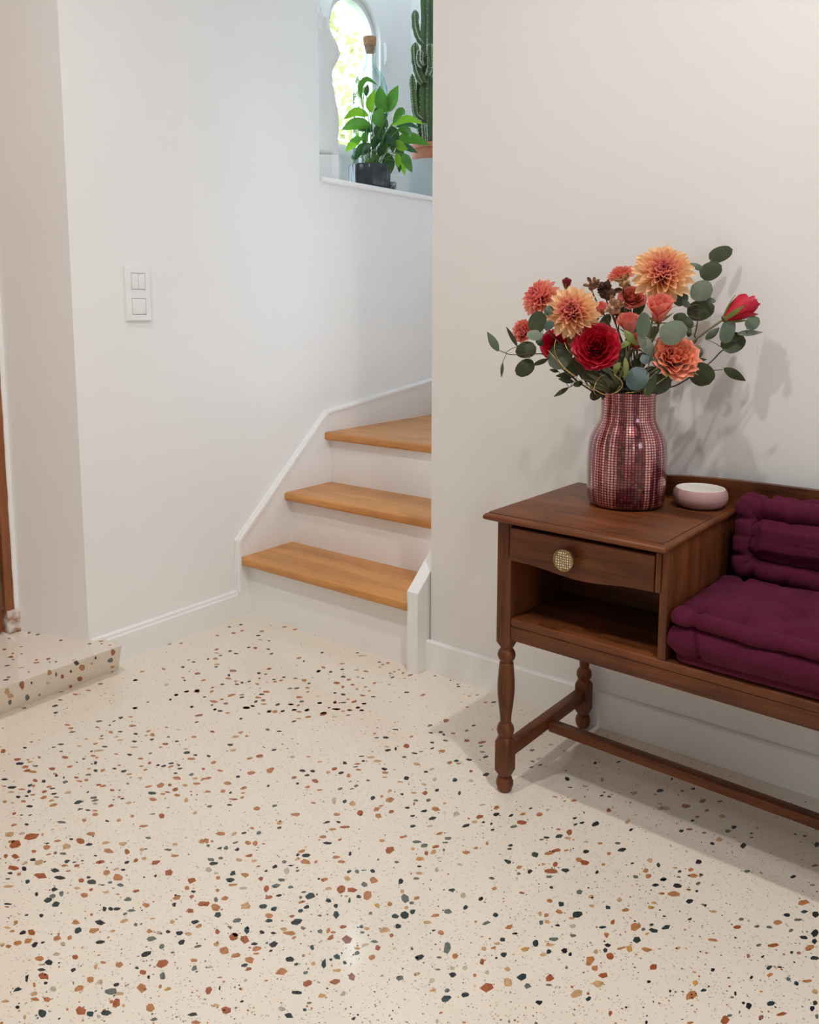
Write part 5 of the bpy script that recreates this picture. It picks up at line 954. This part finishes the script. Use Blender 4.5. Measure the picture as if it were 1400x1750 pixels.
C = curve([cp(CR7, x, y, D0 - 0.11) for x, y in ((100, 1410), (240, 1390), (380, 1330), (470, 1265))], 6); bm = bmesh.new(); tube(bm, C, 0.0006, 5); wlink('wire_loop', mesh('wire_loop', bm, goldw, smooth=True), t)

# ------------------------------------------------------------------ things on the niche ledge
ZN = 1.490
ZC = (520, 0, 4.862)
def zp(x, y, depth): return at(520 + x / 4.862, y / 4.862, depth)
rn = random.Random(21)
# peace lily in a lobed dark pot
pc = onplane(632, 305, 0, -0.860); pc.z = ZN
pd = scr(pc)[2]; pr = 35.5 / CF * pd
lily = thing('peace_lily', 'bushy green peace lily in a dark pot in front of the window', 'plant', pc)
bm = bmesh.new(); lathe(bm, [(0.0, 0.0), (pr * 0.86, 0.0), (pr * 0.93, 0.006), (pr * 1.0, 0.05), (pr * 1.02, 0.098), (pr * 0.985, 0.103), (pr * 0.94, 0.100), (pr * 0.92, 0.086), (0.0, 0.084)], 64, lobes=8, lob=0.10, a0=0.3)
link('pot', mesh('pot', bm, mat('dark_glaze', (0.035, 0.042, 0.048), 0.22, var=0.3, vscale=25), smooth=0.9), lily)
bm = bmesh.new(); lathe(bm, [(0.0, 0.0), (pr * 0.86, 0.0), (pr * 0.86, 0.004), (0.0, 0.012)], 24)
link('soil', mesh('soil', bm, mat('soil', (0.10, 0.05, 0.03), 0.95, var=0.5, vscale=120, bump=1.0, bscale=150), smooth=True), lily, Matrix.Translation((0, 0, 0.085)))
lg = {'d': mat('lily_dark', (0.030, 0.095, 0.022), 0.32, var=0.3, vscale=25, trans=0.22), 'm': mat('lily_mid', (0.075, 0.22, 0.022), 0.32, var=0.3, vscale=25, trans=0.4), 'b': mat('lily_bright', (0.20, 0.42, 0.02), 0.35, var=0.25, vscale=25, trans=0.55), 't': mat('lily_teal', (0.035, 0.13, 0.06), 0.3, var=0.3, vscale=25, trans=0.2)}
lstem = mat('lily_stalk', (0.13, 0.26, 0.05), 0.45, trans=0.2)
LL = [((475, 830), (465, 720), (520, 655), (612, 708), 40, 'm'), ((560, 935), (545, 850), (592, 738), 62, 'b'), ((690, 935), (645, 830), (628, 715), 105, 'm'), ((708, 925), (742, 810), (782, 710), 84, 'm'), ((515, 800), (528, 700), 38, 'd'), ((492, 770), (506, 716), 34, 'b'),
      ((535, 960), (430, 925), (322, 992), 62, 'b'), ((560, 1045), (430, 1030), (310, 1077), 80, 'm'), ((572, 1092), (510, 1060), (448, 1082), 62, 'd'), ((640, 1055), (620, 970), (655, 895), 92, 'm'), ((588, 982), (620, 920), (642, 868), 58, 'd'), ((720, 1040), (860, 985), (988, 1028), 54, 'b'),
      ((740, 1025), (800, 925), (836, 952), 54, 'm'), ((760, 1055), (870, 1030), (978, 1082), 34, 't'), ((720, 1045), (735, 1130), (735, 1270), 92, 'd'), ((775, 1080), (850, 1090), (888, 1138), 62, 'm'), ((765, 1190), (880, 1145), (1045, 1207), 82, 'm'), ((780, 1195), (860, 1225), (948, 1272), 44, 't'),
      ((765, 1165), (800, 1215), (862, 1242), 62, 'b'), ((640, 1150), (700, 1150), (765, 1225), 62, 't'), ((500, 1155), (430, 1160), (376, 1172), 36, 'm'), ((475, 1155), (400, 1200), (343, 1264), 56, 'b'), ((550, 1195), (470, 1245), (418, 1335), 62, 'd'), ((545, 1320), (530, 1395), (525, 1452), 48, 'b'),
      ((590, 1285), (582, 1375), (606, 1458), 62, 'm'), ((700, 1270), (700, 1370), (695, 1478), 88, 'd'), ((765, 1265), (780, 1335), (775, 1400), 48, 'b'), ((815, 1275), (850, 1340), (897, 1434), 68, 'm'), ((805, 1300), (820, 1380), (836, 1458), 44, 'b'), ((795, 1350), (790, 1435), 28, 'd'), ((770, 1225), (800, 1275), (842, 1312), 64, 'd'),
      ((590, 1130), (630, 1075), (665, 1130), 76, 'd'), ((500, 1215), (508, 1130), (540, 1095), 46, 'm'), ((430, 1190), (440, 1105), 44, 'b'), ((620, 1185), (640, 1120), 60, 'd'), ((405, 1330), (403, 1285), 26, 't'), ((570, 1240), (600, 1170), (650, 1150), 60, 'd'), ((480, 1290), (520, 1230), (560, 1200), 50, 'd'), ((660, 1240), (690, 1180), (690, 1130), 70, 'd'), ((620, 1300), (650, 1240), (660, 1190), 60, 'd'), ((690, 1060), (660, 990), (690, 940), 60, 'd')]
crown = pc + Vector((0, 0, 0.10))
for lf in LL:
    w, mk = lf[-2], lf[-1]; pts = lf[:-2]; cx = sum(p[0] for p in pts) / len(pts)
    dz = rn.uniform(-0.085, 0.06)
    P = [zp(x, y, pd + dz * (0.4 + 0.6 * i / (len(pts) - 1))) for i, (x, y) in enumerate(pts)]
    tl = rn.uniform(-0.5, 0.5)
    lo = wlink('leaf', leaf_mesh(P, 1.28 * w / 4.862 * pd / CF / math.cos(tl) ** 0.5, lg[mk], 'lance', tl, 0.25, nseg=10), lily)
    b0 = crown + Vector((rn.uniform(-.03, .03), rn.uniform(-.03, .03), -0.01))
    bm = bmesh.new(); tube(bm, curve([b0, b0.lerp(P[0], 0.55) + Vector((0, 0, 0.025)), P[0] + (P[1] - P[0]) * 0.05], 4), 0.0016, 5); wlink('leaf_stalk', mesh('leaf_stalk', bm, lstem, smooth=True), lo)
# white spathe
spm = mat('spathe_white', (0.85, 0.86, 0.82), 0.5, trans=0.4)
P = [zp(748, 985, pd - 0.03), zp(745, 955, pd - 0.03), zp(755, 918, pd - 0.04)]
wlink('spathe', leaf_mesh(P, 36 / 4.862 * pd / CF, spm, 'lance', 0.3, 0.4), lily)['label'] = 'white flower of the peace lily'

# little printed glass
gc = onplane(671, 312, 0, -0.800); gc.z = ZN
m, nt, b = nodes('printed_glass'); b.inputs['Roughness'].default_value = 0.2; tc = N(nt, 'ShaderNodeTexCoord'); nz = N(nt, 'ShaderNodeTexNoise'); setin(nz, Scale=75.0, Detail=1.0, Distortion=2.5); nt.links.new(tc.outputs['Object'], nz.inputs['Vector'])
rp = N(nt, 'ShaderNodeValToRGB'); rp.color_ramp.elements[0].position = 0.46; rp.color_ramp.elements[0].color = (0.05, 0.06, 0.06, 1); rp.color_ramp.elements[1].position = 0.52; rp.color_ramp.elements[1].color = (0.42, 0.45, 0.45, 1); nt.links.new(nz.outputs['Fac'], rp.inputs[0]); nt.links.new(rp.outputs[0], b.inputs['Base Color'])
gt = thing('candle_glass', 'tiny grey glass with dark print between the pots', 'glass', gc)
bm = bmesh.new(); lathe(bm, [(0.0, 0), (0.013, 0), (0.0145, 0.003), (0.0155, 0.043), (0.0148, 0.0435), (0.0140, 0.040), (0.0125, 0.006), (0, 0.005)], 24); link('cup', mesh('cup', bm, m, smooth=0.8), gt)
bm = bmesh.new(); lathe(bm, [(0.0, 0.006), (0.0120, 0.006), (0.0128, 0.024), (0.0, 0.025)], 20); link('wax', mesh('wax', bm, mat('wax', (0.7, 0.68, 0.62), 0.6), smooth=0.8), gt)

# cactus in a terracotta pot inside a grey planter
kc = onplane(747, 305, 0, -0.892); kc.z = ZN; kd = scr(kc)[2]; kr = 50 / CF * kd
cac = thing('cactus', 'tall ridged green cactus in a grey planter at the niche edge', 'cactus', kc)
ztop = onplane(720, 277, 0, kc.x).z - ZN + 0.012; zter = ztop + 27 / CF * kd
bm = bmesh.new(); lathe(bm, [(0.0, 0.0), (kr * 0.82, 0.0), (kr * 0.88, 0.008), (kr * 0.97, ztop * 0.6), (kr, ztop), (kr * 0.97, ztop + 0.001), (kr * 0.94, ztop * 0.8), (0.0, ztop * 0.7)], 48)
link('planter', mesh('planter', bm, mat('planter_grey', (0.40, 0.40, 0.39), 0.45), smooth=0.7), cac)
tr_ = kr * 0.92
bm = bmesh.new(); lathe(bm, [(0.0, ztop * 0.72), (tr_ * 0.92, ztop * 0.72), (tr_ * 0.94, zter - 0.022), (tr_ * 1.0, zter - 0.020), (tr_ * 1.02, zter - 0.002), (tr_, zter), (tr_ * 0.94, zter - 0.002), (tr_ * 0.92, zter - 0.02), (0.0, zter - 0.022)], 48)
link('flower_pot', mesh('flower_pot', bm, mat('terracotta_pot', (0.50, 0.17, 0.09), 0.7, var=0.15, vscale=30), smooth=0.6), cac)
cactm = mat('cactus_green', (0.028, 0.075, 0.03), 0.45, col2=(0.07, 0.12, 0.03), vscale=7)
def ridged(bm, pts, rad, nr=5, a0=0.0):
    C = curve(pts, 8); n = len(C); rings = []; up = None; tips = []
    seg = nr * 4
    for i in range(n):
        T = (C[min(i + 1, n - 1)] - C[max(i - 1, 0)]).normalized()
        up = Vector((1, 0.2, 0)) if up is None else up
        up = (up - T * up.dot(T)).normalized(); S = T.cross(up); t = i / (n - 1)
        r0 = rad * (0.75 + 0.25 * min(1, t * 5)) * (1 if t < 0.88 else math.sqrt(max(0.02, 1 - ((t - 0.88) / 0.12) ** 2)))
        r0 *= 1 + 0.06 * math.sin(i * 1.3)
        row = []
        for k in range(seg):
            a = a0 + 2 * PI * k / seg; f = (1.0, 0.72, 0.50, 0.72)[k % 4]
            p = C[i] + (up * math.cos(a) + S * math.sin(a)) * r0 * f; row.append(bm.verts.new(p))
            if k % 4 == 0 and 0.02 < t < 0.98: tips.append(p.copy())
        rings.append(row)
    for a, b in zip(rings, rings[1:]):
        for k in range(seg): bm.faces.new((a[k], a[(k + 1) % seg], b[(k + 1) % seg], b[k]))
    bm.faces.new(rings[0][::-1]); bm.faces.new(rings[-1]); return tips
u_ = kd / CF / 4.862
alltips = []
for pts, hw, dd in (([(1020, 1215), (1012, 900), (1018, 500), (1020, 100), (1020, -350)], 58, 0.0), ([(1090, 1215), (1085, 800), (1080, 300), (1085, -250)], 50, 0.03), ([(985, 1210), (958, 1000), (950, 800), (968, 640)], 34, 0.02), ([(985, 1010), (930, 960), (908, 800), (897, 615)], 27, -0.02),
                    ([(1000, 380), (955, 320), (925, 220), (922, 82)], 32, 0.0), ([(995, 700), (955, 620), (928, 500), (922, 352)], 36, -0.02), ([(1010, 1195), (1000, 1120), (992, 1020)], 20, -0.055), ([(1030, 640), (1052, 560), (1048, 440), (1055, 368)], 34, -0.05), ([(990, 560), (960, 520), (958, 470), (966, 420)], 26, -0.05)):
    bm = bmesh.new(); tp = ridged(bm, [zp(x, y, kd + dd) for x, y in pts], hw * u_, 5, 0.3 + dd * 20); alltips += tp
    wlink('column', mesh('column', bm, cactm, smooth=0.5), cac)
bm = bmesh.new()
for p in alltips:
    bmesh.ops.create_icosphere(bm, subdivisions=1, radius=0.0017, matrix=Matrix.Translation(p))
    d = Vector((rn.uniform(-1, 1), rn.uniform(-1, 1), rn.uniform(-.4, .6))).normalized(); tube(bm, [p, p + d * 0.009], [0.0006, 0.0002], 3)
tag(wlink('spines', mesh('spines', bm, mat('spine', (0.72, 0.66, 0.56), 0.6)), cac), 'pale spines along the ridges', kind='stuff')

# glass demijohn with cork
bx = -1.045; q = onplane(632, 64, 0, bx); bd_ = scr((bx, q.y, q.z))[2]; u = bd_ / CF
zt_ = q.z
dj = thing('demijohn', 'large clear glass bottle with cork stopper behind the lily', 'bottle', (bx, q.y, ZN))
Z = lambda py: zt_ - (py - 64) * u - ZN
hb = Z(150)
bm = bmesh.new(); lathe(bm, [(0.0, 0.012), (20 * u, 0.004), (27 * u, 0.0), (30 * u, 0.02), (30.5 * u, 0.1), (30.5 * u, hb - 0.02), (29.5 * u, hb + 0.01), (26 * u, hb + 0.04), (19 * u, hb + 0.07), (11 * u, hb + 0.092), (7.6 * u, hb + 0.115), (7.0 * u, Z(92)), (7.2 * u, Z(89)), (10 * u, Z(88)), (10.4 * u, Z(84)), (10 * u, Z(78)), (8.6 * u, Z(77.5)), (8.0 * u, Z(84)), (6.0 * u, Z(92)),
                             (6.4 * u, hb + 0.113), (10 * u, hb + 0.090), (18 * u, hb + 0.067), (25 * u, hb + 0.037), (28.5 * u, hb + 0.008), (29.4 * u, hb - 0.02), (29.4 * u, 0.1), (29 * u, 0.022), (26 * u, 0.005), (0.0, 0.016)], 48)
m, nt, b = nodes('bottle_glass'); tr = N(nt, 'ShaderNodeBsdfTransparent'); tr.inputs[0].default_value = (0.915, 0.955, 0.95, 1); gl = N(nt, 'ShaderNodeBsdfGlossy'); gl.inputs['Roughness'].default_value = 0.03
fr = N(nt, 'ShaderNodeFresnel'); fr.inputs[0].default_value = 1.75; ms = N(nt, 'ShaderNodeMixShader'); thin_glass(nt, fr, tr, gl, ms)
lw = N(nt, 'ShaderNodeLayerWeight'); lw.inputs[0].default_value = 0.35; tm = N(nt, 'ShaderNodeMix', data_type='RGBA'); tm.inputs[6].default_value = (0.95, 0.975, 0.97, 1); tm.inputs[7].default_value = (0.50, 0.66, 0.64, 1); nt.links.new(lw.outputs['Facing'], tm.inputs[0]); nt.links.new(tm.outputs[2], tr.inputs[0])
link('bottle_body', mesh('bottle_body', bm, m, smooth=0.9), dj)
bm = bmesh.new(); lathe(bm, [(0.0, Z(89)), (7.2 * u, Z(89)), (8.2 * u, Z(79)), (10.6 * u, Z(77)), (11.6 * u, Z(65)), (11.2 * u, Z(64)), (0.0, Z(64))], 32)
link('cork', mesh('cork', bm, mat('cork', (0.50, 0.27, 0.13), 0.85, var=0.4, vscale=200, bump=0.4, bscale=300), smooth=0.6), dj)

# plaster torso on its plinth
sd = 3.08
su = sd / CF; f_ = Vector((CR.x, CR.y, 0)).normalized(); l_ = Vector((-f_.y, f_.x, 0))
zz = lambda y: at(549, y / 4.862, sd).z
prof = [(1300, 30, -26, 34), (1250, 28, -28, 38), (1150, 25.5, -30, 40), (1060, 28.5, -34, 41), (960, 29, -36, 41), (850, 25.5, -33, 38), (760, 22, -27, 33), (700, 20, -23, 29), (640, 16.5, -21, 27), (560, 18.5, -22, 29), (500, 22, -25, 33), (430, 25, -27, 36), (380, 24, -28, 38), (320, 21, -28, 40), (270, 17, -27, 41), (220, 15, -26, 41), (180, 8, -24, 36), (140, 0, -22, 26), (100, -4, -19, 14), (60, -5, -17, 12), (40, -6, -16, 10)]
c0 = at(549, 40, sd); stat = thing('statue', 'white plaster female torso in profile at the left of the niche', 'statue', (c0.x, c0.y, ZN))
bm = bmesh.new(); rings = []
for i, (y, fr_, bk, lat) in enumerate(prof):
    z = zz(y); ring = []
    for k in range(40):
        a = 2 * PI * k / 40; ca, sa = math.cos(a), math.sin(a)
        ff = (fr_ if ca > 0 else -bk) * abs(ca) ** 0.9 * (1 if ca > 0 else -1) * su; ll = lat * su * (abs(sa) ** 0.9) * (1 if sa > 0 else -1)
        if ca > 0:                                    # breasts and navel line
            for s in (-1, 1):
                dl = (ll / su - s * 17) / 12; dy = (y - 425) / (75 if y < 425 else 58)
                ff += 11 * su * math.exp(-dl * dl - dy * dy) * ca ** 0.5
        ring.append(bm.verts.new(Vector((c0.x, c0.y, z)) + f_ * ff + l_ * ll))
    rings.append(ring)
for a, b in zip(rings, rings[1:]):
    for k in range(40): bm.faces.new((a[k], a[(k + 1) % 40], b[(k + 1) % 40], b[k]))
bm.faces.new(rings[0][::-1]); bm.faces.new(rings[-1])
for s in (-1, 1):                                     # truncated upper arms
    sh = Vector((c0.x, c0.y, zz(235))) + l_ * (s * 37 * su) - f_ * 4 * su
    tube(bm, curve([sh + Vector((0, 0, 0.012)), sh + f_ * 7 * su - Vector((0, 0, 0.004)) + l_ * s * 4 * su, sh + f_ * 16 * su - Vector((0, 0, 0.012)) + l_ * s * 5 * su], 4), [13 * su] * 4 + [11.5 * su] * 3 + [10.5 * su] * 2, 14)
pl = mat('plaster', (0.80, 0.79, 0.77), 0.75, bump=0.15, bscale=80)
to = wlink('torso', mesh('torso', bm, pl, smooth=True), stat); md = to.modifiers.new('smooth', 'SUBSURF'); md.levels = 1; md.render_levels = 1
bm = bmesh.new(); hz = zz(1292) - ZN
box(bm, -34 * su, 31 * su, -40 * su, 40 * su, 0, hz, bev=0.003); box(bm, -36 * su, 33 * su, -42 * su, 42 * su, 0, 0.012, bev=0.003)
link('plinth', mesh('plinth', bm, pl, smooth=0.5), stat, Matrix.Rotation(math.atan2(f_.y, f_.x), 4, 'Z'))

# ------------------------------------------------------------------ garden seen through the arched window
tree = thing('garden_tree', 'pale yellow green tree seen through the arched window', 'tree', (-4.9, 6.6, -0.4))
bm = bmesh.new(); tube(bm, curve([(-4.9, 6.6, -0.4), (-4.85, 6.5, 1.0), (-4.9, 6.4, 2.4), (-4.7, 6.0, 3.6)], 5), [0.12, 0.12, 0.115, 0.11, 0.11, 0.1, 0.1, 0.09, 0.09, 0.08, 0.07, 0.06, 0.05, 0.04, 0.03, 0.02], 8)
wlink('trunk', mesh('trunk', bm, mat('bark', (0.2, 0.15, 0.1), 0.9, bump=0.5, bscale=20), smooth=True), tree)
rt = random.Random(9); vv, ff_ = [], []
clumps = []
while len(clumps) < 90:
    p = Vector((rt.uniform(-1, 1), rt.uniform(-1, 1), rt.uniform(-1, 1)))
    if 0.25 < p.length < 1: clumps.append(Vector((-4.3 + p.x * 1.4, 4.4 + 0.6 + p.y * 2.0, 3.3 + p.z * 1.7)))
for c in clumps:
    for k in range(46):
        p = c + Vector((rt.gauss(0, .17), rt.gauss(0, .17), rt.gauss(0, .16))); a = Vector((rt.uniform(-1, 1), rt.uniform(-1, 1), rt.uniform(-1, 1))).normalized(); b = a.orthogonal().normalized(); s = rt.uniform(0.035, 0.07)
        i = len(vv); vv += [p - a * s, p + b * s * 0.55 + a.cross(b) * s * 0.1, p + a * s, p - b * s * 0.55 + a.cross(b) * s * 0.1]; ff_ += [(i, i + 1, i + 2), (i, i + 2, i + 3)]
me = bpy.data.meshes.new('foliage'); me.from_pydata(vv, [], ff_); me.materials.append(mat('tree_leaf', (0.22, 0.22, 0.09), 0.6, col2=(0.34, 0.31, 0.11), vscale=2.2, trans=0.45))
tag(wlink('foliage', me, tree), 'yellow green leaves', kind='stuff')
tag(link('garden_ground', boxmesh('garden_ground', mat('lawn', (0.16, 0.22, 0.06), 0.9, var=0.3, vscale=6), -14, -1.5, -6, 14, -0.6, -0.4)), 'lawn of the garden outside the arched window', 'lawn', kind='structure')
